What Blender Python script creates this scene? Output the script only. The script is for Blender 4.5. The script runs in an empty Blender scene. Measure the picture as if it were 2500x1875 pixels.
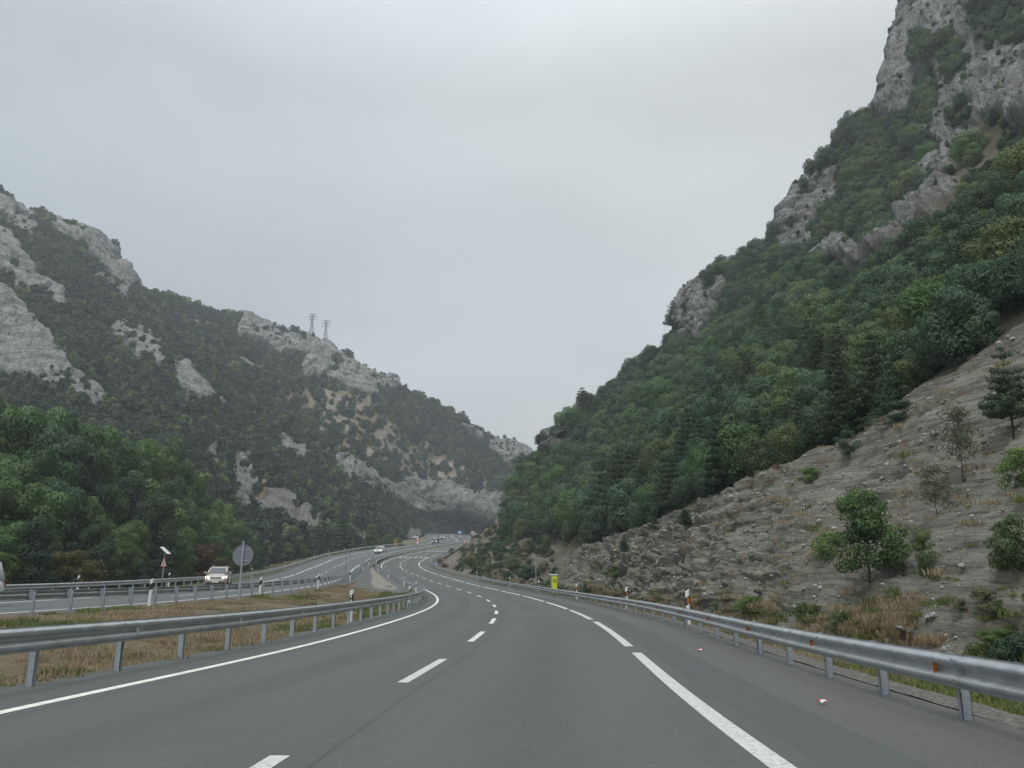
import bpy, math, random
import numpy as np
from mathutils import Vector, Matrix
rad = math.radians
random.seed(7)
RNG = np.random.default_rng(11)
S = bpy.context.scene

# ------------------------------------------------------------------ camera
CAM_H = 1.18
FOC, UC, VC, VH = 1880.0, 1250.0, 937.5, 1370.0        # focal length, centre and horizon in 2500 x 1875 pixels
PITCH = math.atan((VH - VC) / FOC)
CP, SP = math.cos(PITCH), math.sin(PITCH)
cam = bpy.data.cameras.new("camera")
cam.sensor_fit = 'HORIZONTAL'
cam.sensor_width = 36.0
cam.lens = 36.0 * FOC / 2500.0
cam.clip_start = 0.1
cam.clip_end = 9000.0
cam_o = bpy.data.objects.new("camera", cam)
S.collection.objects.link(cam_o)
cam_o.location = (0, 0, CAM_H)
cam_o.rotation_euler = (rad(90) + PITCH, 0, 0)
S.camera = cam_o

# ------------------------------------------------------------------ overcast sky and soft sun
SUN_EL, SUN_AZ = rad(54), rad(202)                     # azimuth measured from straight ahead to the right
world = bpy.data.worlds.new("World")
S.world = world
world.use_nodes = True
wn, wl = world.node_tree.nodes, world.node_tree.links
wn.clear()
w_out = wn.new('ShaderNodeOutputWorld')
w_sky = wn.new('ShaderNodeTexSky')
w_sky.sky_type = 'NISHITA'
w_sky.sun_disc = False
w_sky.sun_elevation = SUN_EL
w_sky.sun_rotation = SUN_AZ
w_bg1 = wn.new('ShaderNodeBackground')
w_bg1.inputs['Strength'].default_value = 0.06
wl.new(w_sky.outputs[0], w_bg1.inputs['Color'])
w_tc = wn.new('ShaderNodeTexCoord')
w_sep = wn.new('ShaderNodeSeparateXYZ')
wl.new(w_tc.outputs['Generated'], w_sep.inputs[0])
w_r = wn.new('ShaderNodeValToRGB')                     # cloud brightness by height above the horizon
e = w_r.color_ramp.elements
e[0].position, e[0].color = 0.0, (0.555, 0.562, 0.552, 1)
e[1].position, e[1].color = 1.0, (1.12, 1.19, 1.22, 1)
for p, c in ((0.12, (0.520, 0.540, 0.542, 1)), (0.30, (0.470, 0.510, 0.530, 1)), (0.55, (0.520, 0.552, 0.562, 1)), (0.78, (0.91, 0.98, 1.01, 1))):
    k = e.new(p); k.color = c
wl.new(w_sep.outputs['Z'], w_r.inputs[0])
w_dot = wn.new('ShaderNodeVectorMath'); w_dot.operation = 'DOT_PRODUCT'
wl.new(w_tc.outputs['Generated'], w_dot.inputs[0])
w_dot.inputs[1].default_value = (0.92, 0.38, 0.0)
w_mr = wn.new('ShaderNodeMapRange')
w_mr.inputs['From Min'].default_value = -0.6; w_mr.inputs['From Max'].default_value = 0.9
w_mr.inputs['To Min'].default_value = 0.88; w_mr.inputs['To Max'].default_value = 1.26
wl.new(w_dot.outputs['Value'], w_mr.inputs['Value'])
w_map = wn.new('ShaderNodeMapping'); w_map.inputs['Scale'].default_value = (1.0, 1.0, 2.6)
wl.new(w_tc.outputs['Generated'], w_map.inputs[0])
w_n = wn.new('ShaderNodeTexNoise')
w_n.inputs['Scale'].default_value = 2.2; w_n.inputs['Detail'].default_value = 4.0; w_n.inputs['Roughness'].default_value = 0.45
wl.new(w_map.outputs[0], w_n.inputs['Vector'])
w_nr = wn.new('ShaderNodeMapRange')
w_nr.inputs['From Min'].default_value = 0.28; w_nr.inputs['From Max'].default_value = 0.72
w_nr.inputs['To Min'].default_value = 0.86; w_nr.inputs['To Max'].default_value = 1.10
wl.new(w_n.outputs[0], w_nr.inputs['Value'])
w_m = wn.new('ShaderNodeMath'); w_m.operation = 'MULTIPLY'
wl.new(w_mr.outputs[0], w_m.inputs[0]); wl.new(w_nr.outputs[0], w_m.inputs[1])
w_bg2 = wn.new('ShaderNodeBackground')
w_t = wn.new('ShaderNodeMix'); w_t.data_type = 'RGBA'; w_t.blend_type = 'MULTIPLY'; w_t.inputs[0].default_value = 1.0
w_tr = wn.new('ShaderNodeValToRGB'); te = w_tr.color_ramp.elements
te[0].position, te[0].color = 0.0, (0.95, 1.0, 1.045, 1); te[1].position, te[1].color = 1.0, (1.01, 1.0, 0.985, 1)
w_tm = wn.new('ShaderNodeMapRange'); w_tm.inputs['From Min'].default_value = -0.4; w_tm.inputs['From Max'].default_value = 0.6
wl.new(w_dot.outputs['Value'], w_tm.inputs['Value']); wl.new(w_tm.outputs[0], w_tr.inputs[0])
wl.new(w_r.outputs[0], w_t.inputs[6]); wl.new(w_tr.outputs[0], w_t.inputs[7])
wl.new(w_t.outputs[2], w_bg2.inputs['Color']); wl.new(w_m.outputs[0], w_bg2.inputs['Strength'])
w_mix = wn.new('ShaderNodeMixShader'); w_mix.inputs[0].default_value = 0.92
w_t.inputs[0].default_value = 1.0
wl.new(w_bg1.outputs[0], w_mix.inputs[1]); wl.new(w_bg2.outputs[0], w_mix.inputs[2])
wl.new(w_mix.outputs[0], w_out.inputs['Surface'])

sun = bpy.data.lights.new("sun", 'SUN')
sun.energy = 1.5
sun.angle = rad(24)
sun.color = (1.0, 0.975, 0.94)
sun_o = bpy.data.objects.new("sun", sun)
S.collection.objects.link(sun_o)
sd = Vector((math.sin(SUN_AZ) * math.cos(SUN_EL), math.cos(SUN_AZ) * math.cos(SUN_EL), math.sin(SUN_EL)))
sun_o.rotation_euler = sd.to_track_quat('Z', 'Y').to_euler()

S.view_settings.view_transform = 'Standard'
S.view_settings.look = 'None'
S.view_settings.exposure = 0.27
S.view_settings.gamma = 1.0
S.view_settings.use_curve_mapping = False
S.cycles.use_denoising = True
S.cycles.max_bounces = 6
S.cycles.diffuse_bounces = 4
S.cycles.glossy_bounces = 3
S.cycles.transmission_bounces = 4
S.cycles.volume_bounces = 1
S.cycles.transparent_max_bounces = 6

# ------------------------------------------------------------------ helpers
def unproj(u, v, Y):
    a, b = (u - UC) / FOC, -(v - VC) / FOC
    k = Y / (CP - b * SP)
    return (k * a, Y, CAM_H + k * (SP + b * CP))

def proj(P):
    P = np.asarray(P, float).reshape(-1, 3)
    x, y, z = P[:, 0], P[:, 1], P[:, 2] - CAM_H
    d = y * CP + z * SP
    up = -y * SP + z * CP
    d = np.where(d < 0.5, 0.5, d)
    return np.stack([UC + FOC * x / d, VC - FOC * up / d], 1)

def _h(ix, iy, iz, seed):
    n = (ix.astype(np.uint32) * np.uint32(374761393) + iy.astype(np.uint32) * np.uint32(668265263)
         + iz.astype(np.uint32) * np.uint32(2246822519) + np.uint32((seed * 3266489917) & 0xFFFFFFFF))
    n = (n ^ (n >> np.uint32(13))) * np.uint32(1274126177)
    n = n ^ (n >> np.uint32(16))
    return n.astype(np.float64) / 4294967295.0

def vnoise(p, seed=0):
    f = np.floor(p); t = p - f; i = f.astype(np.int64)
    t = t * t * (3 - 2 * t)
    r = 0
    for dx in (0, 1):
        for dy in (0, 1):
            for dz in (0, 1):
                w = (t[:, 0] if dx else 1 - t[:, 0]) * (t[:, 1] if dy else 1 - t[:, 1]) * (t[:, 2] if dz else 1 - t[:, 2])
                r = r + w * _h(i[:, 0] + dx, i[:, 1] + dy, i[:, 2] + dz, seed)
    return r * 2 - 1

def fbm(p, octaves=4, seed=0, gain=0.5):
    a, s, r = 1.0, 0.0, 0
    for o in range(octaves):
        r = r + a * vnoise(p * (2.03 ** o) + 17.3 * o, seed + o)
        s += a; a *= gain
    return r / s

def ridge(p, octaves=3, seed=0):
    a, s, r = 1.0, 0.0, 0
    for o in range(octaves):
        r = r + a * (1 - np.abs(vnoise(p * (2.03 ** o) + 9.1 * o, seed + o)) * 2)
        s += a; a *= 0.5
    return r / s

def in_poly(x, y, poly):
    poly = np.asarray(poly, float)
    c = np.zeros(len(x), bool)
    j = len(poly) - 1
    for i in range(len(poly)):
        xi, yi, xj, yj = poly[i, 0], poly[i, 1], poly[j, 0], poly[j, 1]
        if yi != yj:
            m = ((yi > y) != (yj > y)) & (x < (xj - xi) * (y - yi) / (yj - yi) + xi)
            c ^= m
        j = i
    return c

def spline(k, v, q):
    k, v, q = np.asarray(k, float), np.asarray(v, float), np.asarray(q, float)
    N = len(k); h = np.diff(k); A = np.eye(N); b = np.zeros(N)
    for i in range(1, N - 1):
        A[i, i - 1] = h[i - 1]; A[i, i] = 2 * (h[i - 1] + h[i]); A[i, i + 1] = h[i]
        b[i] = 6 * ((v[i + 1] - v[i]) / h[i] - (v[i] - v[i - 1]) / h[i - 1])
    m = np.linalg.solve(A, b)
    j = np.clip(np.searchsorted(k, q, side='right') - 1, 0, N - 2)
    t = q - k[j]; hh = h[j]
    return v[j] + t * ((v[j + 1] - v[j]) / hh - hh * (2 * m[j] + m[j + 1]) / 6) + t * t * m[j] / 2 + t ** 3 * (m[j + 1] - m[j]) / (6 * hh)

def link(o, parent=None):
    S.collection.objects.link(o)
    if parent is not None:
        o.parent = parent
    return o

def tag(o, label=None, cat=None, group=None, kind=None):
    if label: o['label'] = label
    if cat: o['category'] = cat
    if group: o['group'] = group
    if kind: o['kind'] = kind
    return o

def empty(name, loc, label=None, cat=None, group=None, rz=0.0):
    o = bpy.data.objects.new(name, None)
    o.empty_display_size = 0.3
    o.location = loc
    o.rotation_euler = (0, 0, rz)
    link(o)
    return tag(o, label, cat, group)

def np_mesh(name, V, F, mat=None, smooth=True):
    """V (n,3), F (m,4) or (m,3) arrays -> mesh, fast"""
    V = np.asarray(V, np.float32); F = np.asarray(F, np.int32)
    me = bpy.data.meshes.new(name)
    me.vertices.add(len(V)); me.vertices.foreach_set('co', V.ravel())
    n = F.shape[1]
    me.loops.add(F.size); me.loops.foreach_set('vertex_index', F.ravel())
    me.polygons.add(len(F))
    me.polygons.foreach_set('loop_start', np.arange(0, F.size, n, dtype=np.int32))
    me.polygons.foreach_set('loop_total', np.full(len(F), n, np.int32))
    me.polygons.foreach_set('use_smooth', np.full(len(F), smooth, bool))
    me.update(calc_edges=True)
    me.validate()
    if mat: me.materials.append(mat)
    return me

def attr(me, name, vals):
    a = me.attributes.new(name, 'FLOAT', 'POINT')
    a.data.foreach_set('value', np.asarray(vals, np.float32).ravel())

class MB:
    """collects shapes for ONE mesh object"""
    def __init__(s): s.v, s.f, s.m, s.mats = [], [], [], []
    def mi(s, mat):
        if mat not in s.mats: s.mats.append(mat)
        return s.mats.index(mat)
    def add(s, vs, fs, mat):
        o = len(s.v); s.v += [tuple(p) for p in vs]; k = s.mi(mat)
        for f in fs: s.f.append(tuple(i + o for i in f)); s.m.append(k)
        return s
    def box(s, c, d, mat, R=None):
        x, y, z = d[0] / 2, d[1] / 2, d[2] / 2
        vs = [Vector((sx * x, sy * y, sz * z)) for sx in (-1, 1) for sy in (-1, 1) for sz in (-1, 1)]
        if R is not None: vs = [R @ v for v in vs]
        return s.add([v + Vector(c) for v in vs], [(0, 1, 3, 2), (4, 6, 7, 5), (0, 4, 5, 1), (2, 3, 7, 6), (0, 2, 6, 4), (1, 5, 7, 3)], mat)
    def tube(s, a, b, r0, mat, r1=None, n=8, cap=True):
        a, b = Vector(a), Vector(b); r1 = r0 if r1 is None else r1
        q = (b - a).to_track_quat('Z', 'Y'); vs = []
        for P, r in ((a, r0), (b, r1)):
            for i in range(n):
                t = 2 * math.pi * i / n
                vs.append(P + q @ Vector((math.cos(t) * r, math.sin(t) * r, 0)))
        fs = [(i, (i + 1) % n, n + (i + 1) % n, n + i) for i in range(n)]
        if cap: fs += [tuple(range(n))[::-1], tuple(range(n, 2 * n))]
        return s.add(vs, fs, mat)
    def prism(s, pts, a, b, mat):
        """pts = 3D ring at a offset vector; extruded from ring+a to ring+b"""
        n = len(pts); A, B = Vector(a), Vector(b)
        vs = [Vector(p) + A for p in pts] + [Vector(p) + B for p in pts]
        fs = [(i, (i + 1) % n, n + (i + 1) % n, n + i) for i in range(n)] + [tuple(range(n))[::-1], tuple(range(n, 2 * n))]
        return s.add(vs, fs, mat)
    def loft(s, rings, mat, cap=True):
        n = len(rings[0]); vs = [p for r in rings for p in r]; fs = []
        for k in range(len(rings) - 1):
            for i in range(n):
                j = (i + 1) % n
                fs.append((k * n + i, k * n + j, (k + 1) * n + j, (k + 1) * n + i))
        if cap: fs += [tuple(range(n))[::-1], tuple(range((len(rings) - 1) * n, len(rings) * n))]
        return s.add(vs, fs, mat)
    def mesh(s, name, smooth=False):
        me = bpy.data.meshes.new(name); me.from_pydata(s.v, [], s.f)
        for m in s.mats: me.materials.append(m)
        me.polygons.foreach_set('material_index', s.m)
        if smooth: me.polygons.foreach_set('use_smooth', [True] * len(s.f))
        import bmesh
        bm = bmesh.new(); bm.from_mesh(me); bmesh.ops.recalc_face_normals(bm, faces=bm.faces); bm.to_mesh(me); bm.free()
        me.update()
        return me
    def build(s, name, parent=None, smooth=False, bevel=0.0):
        o = bpy.data.objects.new(name, s.mesh(name, smooth)); link(o, parent)
        if bevel:
            b = o.modifiers.new('bevel', 'BEVEL'); b.width = bevel; b.segments = 2; b.limit_method = 'ANGLE'; b.angle_limit = rad(35)
        return o

# ------------------------------------------------------------------ materials
class NT:
    def __init__(s, name, rough=0.8):
        s.m = bpy.data.materials.new(name); s.m.use_nodes = True
        s.t = s.m.node_tree; s.n = s.t.nodes; s.l = s.t.links
        s.b = s.n['Principled BSDF']; s.b.inputs['Roughness'].default_value = rough
        s.tc = s.n.new('ShaderNodeTexCoord').outputs['Object']
    def sock(s, v, inp):
        if isinstance(v, bpy.types.NodeSocket): s.l.new(v, inp)
        elif isinstance(v, (tuple, list)) and len(v) == 3 and inp.type == 'RGBA': inp.default_value = (*v, 1)
        else: inp.default_value = v
    def noise(s, scale, detail=4, rough=0.55, vec=None, dist=0.0, out=0):
        n = s.n.new('ShaderNodeTexNoise'); n.inputs['Scale'].default_value = scale; n.inputs['Detail'].default_value = detail
        n.inputs['Roughness'].default_value = rough; n.inputs['Distortion'].default_value = dist
        s.l.new(s.tc if vec is None else vec, n.inputs['Vector']); return n.outputs[out]
    def voro(s, scale, vec=None, feature='F1'):
        n = s.n.new('ShaderNodeTexVoronoi'); n.feature = feature; n.inputs['Scale'].default_value = scale
        s.l.new(s.tc if vec is None else vec, n.inputs['Vector']); return n.outputs['Distance']
    def mapv(s, scale, rot=(0, 0, 0), vec=None):
        n = s.n.new('ShaderNodeMapping'); n.inputs['Scale'].default_value = scale; n.inputs['Rotation'].default_value = rot
        s.l.new(s.tc if vec is None else vec, n.inputs[0]); return n.outputs[0]
    def rng(s, v, a, b, c=0.0, d=1.0):
        n = s.n.new('ShaderNodeMapRange'); n.clamp = True
        s.sock(v, n.inputs['Value'])
        for k, x in zip(('From Min', 'From Max', 'To Min', 'To Max'), (a, b, c, d)): n.inputs[k].default_value = x
        return n.outputs[0]
    def mix(s, f, a, b, mode='MIX'):
        n = s.n.new('ShaderNodeMix'); n.data_type = 'RGBA'; n.blend_type = mode
        s.sock(f, n.inputs[0]); s.sock(a, n.inputs[6]); s.sock(b, n.inputs[7]); return n.outputs[2]
    def math(s, op, a, b=0.0):
        n = s.n.new('ShaderNodeMath'); n.operation = op; s.sock(a, n.inputs[0]); s.sock(b, n.inputs[1]); return n.outputs[0]
    def attr(s, name, out='Fac'):
        n = s.n.new('ShaderNodeAttribute'); n.attribute_name = name; return n.outputs[out]
    def rand(s): return s.n.new('ShaderNodeObjectInfo').outputs['Random']
    def bump(s, h, strength=0.5, dist=0.1):
        n = s.n.new('ShaderNodeBump'); n.inputs['Strength'].default_value = strength; n.inputs['Distance'].default_value = dist
        s.l.new(h, n.inputs['Height']); s.l.new(n.outputs[0], s.b.inputs['Normal'])
    def col(s, c): s.sock(c, s.b.inputs['Base Color']); return s
    def set(s, **k):
        for a, b in k.items(): s.sock(b, s.b.inputs[a.replace('_', ' ')])
        return s

def plain(name, c, rough=0.6, metal=0.0, var=0.12, scale=6.0, emit=None, estr=0.0):
    n = NT(name, rough)
    n.col(n.mix(n.noise(scale, 5), tuple(x * (1 - var) for x in c), tuple(min(1, x * (1 + var)) for x in c)))
    n.set(Metallic=metal)
    if emit: n.b.inputs['Emission Color'].default_value = (*emit, 1); n.b.inputs['Emission Strength'].default_value = estr
    return n.m

M = {}
# asphalt: lengthwise wheel tracks follow the lanes (uv 'lat' = metres across, 'lon' = metres along)
def asphalt(name, base, shoulder, lanes, edge_r):
    n = NT(name, 0.82)
    lat, lon = n.attr('lat'), n.attr('lon')
    cmb = n.n.new('ShaderNodeCombineXYZ'); n.l.new(lat, cmb.inputs[0]); n.l.new(lon, cmb.inputs[1])
    v = cmb.outputs[0]
    c = n.mix(n.rng(n.noise(1.0, 5, 0.6, n.mapv((0.8, 0.05, 1), vec=v)), 0.3, 0.7), tuple(x * 0.86 for x in base), tuple(x * 1.13 for x in base))
    for l0 in lanes:                                        # darker polished wheel paths, paler lane centre
        d = n.math('ABSOLUTE', n.math('SUBTRACT', lat, l0))
        c = n.mix(n.rng(d, 0.0, 0.6, 0.60, 0.0), c, tuple(x * 0.70 for x in base))
        w = n.math('ABSOLUTE', n.math('SUBTRACT', d, 0.85))
        c = n.mix(n.rng(w, 0.0, 0.55, 0.5, 0.0), c, tuple(x * 1.24 for x in base))
    side = n.rng(lat, edge_r - 0.04, edge_r + 0.04)
    sh = n.mix(n.rng(n.noise(1.0, 5, 0.6, n.mapv((1.1, 0.12, 1), vec=v)), 0.3, 0.7), tuple(x * 0.88 for x in shoulder), tuple(x * 1.1 for x in shoulder))
    c = n.mix(side, c, sh)
    cr = n.noise(0.35, 6, 0.7, v, 2.0)                      # hairline tar seams
    c = n.mix(n.rng(n.math('ABSOLUTE', n.math('SUBTRACT', cr, 0.5)), 0.0, 0.006, 0.35, 0.0), c, (0.03, 0.03, 0.03))
    for l1, wd in ((3.78, 0.035), (0.22, 0.03)):            # lengthwise paving joints
        d = n.math('ABSOLUTE', n.math('SUBTRACT', lat, n.math('ADD', l1, n.math('MULTIPLY', n.noise(0.15, 3, 0.5, v), 0.08))))
        c = n.mix(n.rng(d, wd * 0.3, wd, 0.55, 0.0), c, (0.028, 0.029, 0.029))
    big = n.noise(1.0, 6, 0.7, n.mapv((0.45, 0.10, 1), vec=v), 0.6)
    c = n.mix(n.rng(big, 0.53, 0.66, 0.0, 0.34), c, tuple(x * 0.45 for x in base))
    c = n.mix(n.rng(big, 0.30, 0.45, 0.24, 0.0), c, tuple(min(1, x * 1.9) for x in base))
    fine = n.noise(16, 5, 0.75)
    c = n.mix(n.rng(fine, 0.35, 0.65, 0.30, 0.0), c, tuple(x * 0.3 for x in base))
    g = n.noise(70, 3, 0.8)
    c = n.mix(n.rng(g, 0.25, 0.75, 0.0, 1.0), n.mix(0.34, c, (0.0, 0.0, 0.0)), n.mix(0.13, c, (0.5, 0.5, 0.48)))
    n.col(c); n.bump(n.noise(140, 2), 0.35, 0.01)
    return n.m
M['asphalt'] = asphalt('asphalt', (0.088, 0.099, 0.094), (0.103, 0.103, 0.094), (1.75, 5.3), 7.35)
M['asphalt2'] = asphalt('old_asphalt', (0.112, 0.121, 0.120), (0.113, 0.112, 0.106), (-1.75, -5.3), 0.45)
n = NT('road_paint', 0.65)
w = n.noise(7, 6, 0.75)
n.col(n.mix(n.rng(w, 0.30, 0.62), (0.45, 0.45, 0.43), (0.80, 0.79, 0.75))); M['paint'] = n.m
n = NT('cream_road_paint', 0.65)
n.col(n.mix(n.rng(n.noise(6, 7, 0.8), 0.28, 0.56), (0.45, 0.44, 0.40), (0.86, 0.84, 0.76))); M['paint2'] = n.m
n = NT('worn_road_paint', 0.7)
w = n.noise(26, 6, 0.8)
n.col(n.mix(n.rng(w, 0.36, 0.56), (0.30, 0.31, 0.30), (0.66, 0.67, 0.65))); M['paint3'] = n.m
# galvanised steel
n = NT('galvanised_steel', 0.42)
n.col(n.mix(n.rng(n.noise(3.0, 6, 0.65), 0.3, 0.7), (0.42, 0.44, 0.45), (0.60, 0.62, 0.63)))
gr_ = n.noise(2.2, 7, 0.75, n.mapv((1, 1, 3.0)))
n.col(n.mix(n.rng(gr_, 0.52, 0.72, 0.0, 0.6), n.mix(n.rng(n.noise(3.0, 6, 0.65), 0.3, 0.7), (0.42, 0.44, 0.45), (0.60, 0.62, 0.63)), (0.20, 0.19, 0.175)))
n.set(Metallic=0.75, Roughness=n.rng(n.noise(9, 4), 0.3, 0.7, 0.34, 0.56)); M['steel'] = n.m
n = NT('weathered_steel', 0.6)
n.col(n.mix(n.rng(n.noise(40, 4, 0.7), 0.35, 0.65), (0.26, 0.29, 0.32), (0.42, 0.45, 0.47)))
n.set(Metallic=0.35); M['post'] = n.m
M['white'] = plain('white_plastic', (0.74, 0.75, 0.74), 0.5, var=0.06)
M['black'] = plain('black_plastic', (0.018, 0.018, 0.02), 0.45)
M['amber'] = plain('amber_reflector', (0.75, 0.24, 0.03), 0.3, scale=30)
M['orange'] = plain('orange_reflector', (0.62, 0.16, 0.02), 0.35, scale=30)
M['reflect'] = plain('clear_reflector', (0.75, 0.75, 0.70), 0.25)
M['grey_back'] = plain('dull_aluminium', (0.17, 0.185, 0.205), 0.7, var=0.12, scale=14)
M['yellow'] = plain('fluorescent_yellow_paint', (0.70, 0.74, 0.02), 0.45, var=0.06)
M['concrete'] = plain('concrete', (0.235, 0.218, 0.180), 0.9, var=0.4, scale=0.9)
M['red'] = plain('red_sign_face', (0.42, 0.03, 0.035), 0.45)
M['sign_white'] = plain('white_sign_face', (0.78, 0.78, 0.77), 0.45, var=0.03)
M['blue'] = plain('blue_sign_face', (0.04, 0.12, 0.42), 0.45)
M['green'] = plain('green_sign_face', (0.02, 0.20, 0.09), 0.45)
M['orange_paint'] = plain('orange_post_paint', (0.55, 0.22, 0.03), 0.6)
M['bark'] = plain('bark', (0.085, 0.068, 0.052), 0.95, var=0.4, scale=5)
M['litter'] = plain('printed_wrapper', (0.75, 0.72, 0.70), 0.5)
M['litter_red'] = plain('red_wrapper_print', (0.65, 0.07, 0.08), 0.5)
M['rubber'] = plain('rubber', (0.016, 0.016, 0.017), 0.85)
M['alloy'] = plain('wheel_alloy', (0.35, 0.35, 0.36), 0.4, 0.7)
n = NT('car_glass', 0.06); n.col((0.02, 0.028, 0.030)); n.set(Metallic=0.0, IOR=1.6); n.b.inputs['Coat Weight'].default_value = 0.6; M['glass'] = n.m
M['lamp'] = plain('lit_headlamp', (0.9, 0.85, 0.75), 0.2, emit=(1.0, 0.86, 0.66), estr=5.0)
M['lamp_white'] = plain('lit_white_headlamp', (0.9, 0.9, 0.88), 0.2, emit=(1.0, 0.98, 0.94), estr=6.0)
M['tail'] = plain('lit_tail_lamp', (0.6, 0.03, 0.02), 0.25, emit=(1.0, 0.12, 0.06), estr=7.0)
M['tail_off'] = plain('tail_lamp', (0.25, 0.012, 0.012), 0.25)
M['plate'] = plain('number_plate', (0.72, 0.72, 0.70), 0.4)
M['trim'] = plain('dark_trim', (0.03, 0.03, 0.032), 0.6)

def car_paint(name, c, metal=0.4):
    n = NT(name, 0.32)
    n.col(n.mix(n.rng(n.noise(2.5, 5, 0.6), 0.3, 0.7), tuple(x * 0.86 for x in c), c)); n.set(Metallic=metal)
    n.b.inputs['Coat Weight'].default_value = 0.5; n.b.inputs['Coat Roughness'].default_value = 0.08
    return n.m

def leaf_mat(name, a, b, spread=0.35, thin=0.36):
    """leaf colour runs from a to b by leaf and by plant"""
    n = NT(name, 0.62)
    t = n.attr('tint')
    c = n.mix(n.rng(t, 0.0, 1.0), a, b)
    r = n.rand()
    c = n.mix(n.rng(r, 0.0, 1.0, 0.0, spread), c, tuple(x * 0.45 for x in a))
    hsv = n.n.new('ShaderNodeHueSaturation'); n.l.new(n.rng(r, 0, 1, 0.482, 0.515), hsv.inputs['Hue']); n.l.new(c, hsv.inputs['Color'])
    r2 = n.math('FRACT', n.math('MULTIPLY', r, 7.31))
    hsv.inputs['Saturation'].default_value = 1.0
    n.l.new(n.rng(r2, 0, 1, 0.76, 1.24), hsv.inputs['Value'])
    n.l.new(hsv.outputs[0], n.b.inputs['Base Color'])
    n.set(Specular_IOR_Level=0.25)
    tr = n.n.new('ShaderNodeBsdfTranslucent'); n.l.new(hsv.outputs[0], tr.inputs['Color'])
    mx = n.n.new('ShaderNodeMixShader'); mx.inputs[0].default_value = thin
    n.l.new(n.b.outputs[0], mx.inputs[1]); n.l.new(tr.outputs[0], mx.inputs[2])
    n.l.new(mx.outputs[0], n.n['Material Output'].inputs['Surface'])
    return n.m
M['leaf_oak'] = leaf_mat('holm_oak_leaves', (0.060, 0.106, 0.066), (0.129, 0.200, 0.111))
M['leaf_far'] = leaf_mat('far_oak_leaves', (0.040, 0.062, 0.044), (0.088, 0.128, 0.082))
M['leaf_far2'] = leaf_mat('far_dark_leaves', (0.026, 0.044, 0.034), (0.060, 0.090, 0.062))
M['leaf_oak2'] = leaf_mat('olive_oak_leaves', (0.096, 0.138, 0.059), (0.184, 0.244, 0.105))
M['leaf_green'] = leaf_mat('broad_green_leaves', (0.063, 0.126, 0.046), (0.150, 0.244, 0.091))
M['leaf_light'] = leaf_mat('pale_green_leaves', (0.097, 0.159, 0.047), (0.188, 0.269, 0.091), 0.25)
M['leaf_dark'] = leaf_mat('dark_green_leaves', (0.040, 0.080, 0.052), (0.090, 0.151, 0.083))
M['leaf_rust'] = leaf_mat('autumn_leaves', (0.10, 0.062, 0.028), (0.165, 0.110, 0.048), 0.25)
M['leaf_ochre'] = leaf_mat('yellowing_leaves', (0.085, 0.085, 0.028), (0.150, 0.142, 0.050), 0.3)
M['needle'] = leaf_mat('pine_needles', (0.044, 0.078, 0.046), (0.096, 0.142, 0.078))
M['leaf_grey'] = leaf_mat('dry_grey_green_leaves', (0.125, 0.140, 0.080), (0.215, 0.225, 0.135), 0.2)
M['straw'] = leaf_mat('dry_grass_blades', (0.27, 0.205, 0.125), (0.50, 0.42, 0.28), 0.2, 0.5)
M['blade'] = leaf_mat('green_grass_blades', (0.10, 0.135, 0.040), (0.215, 0.245, 0.085), 0.25, 0.5)

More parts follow.
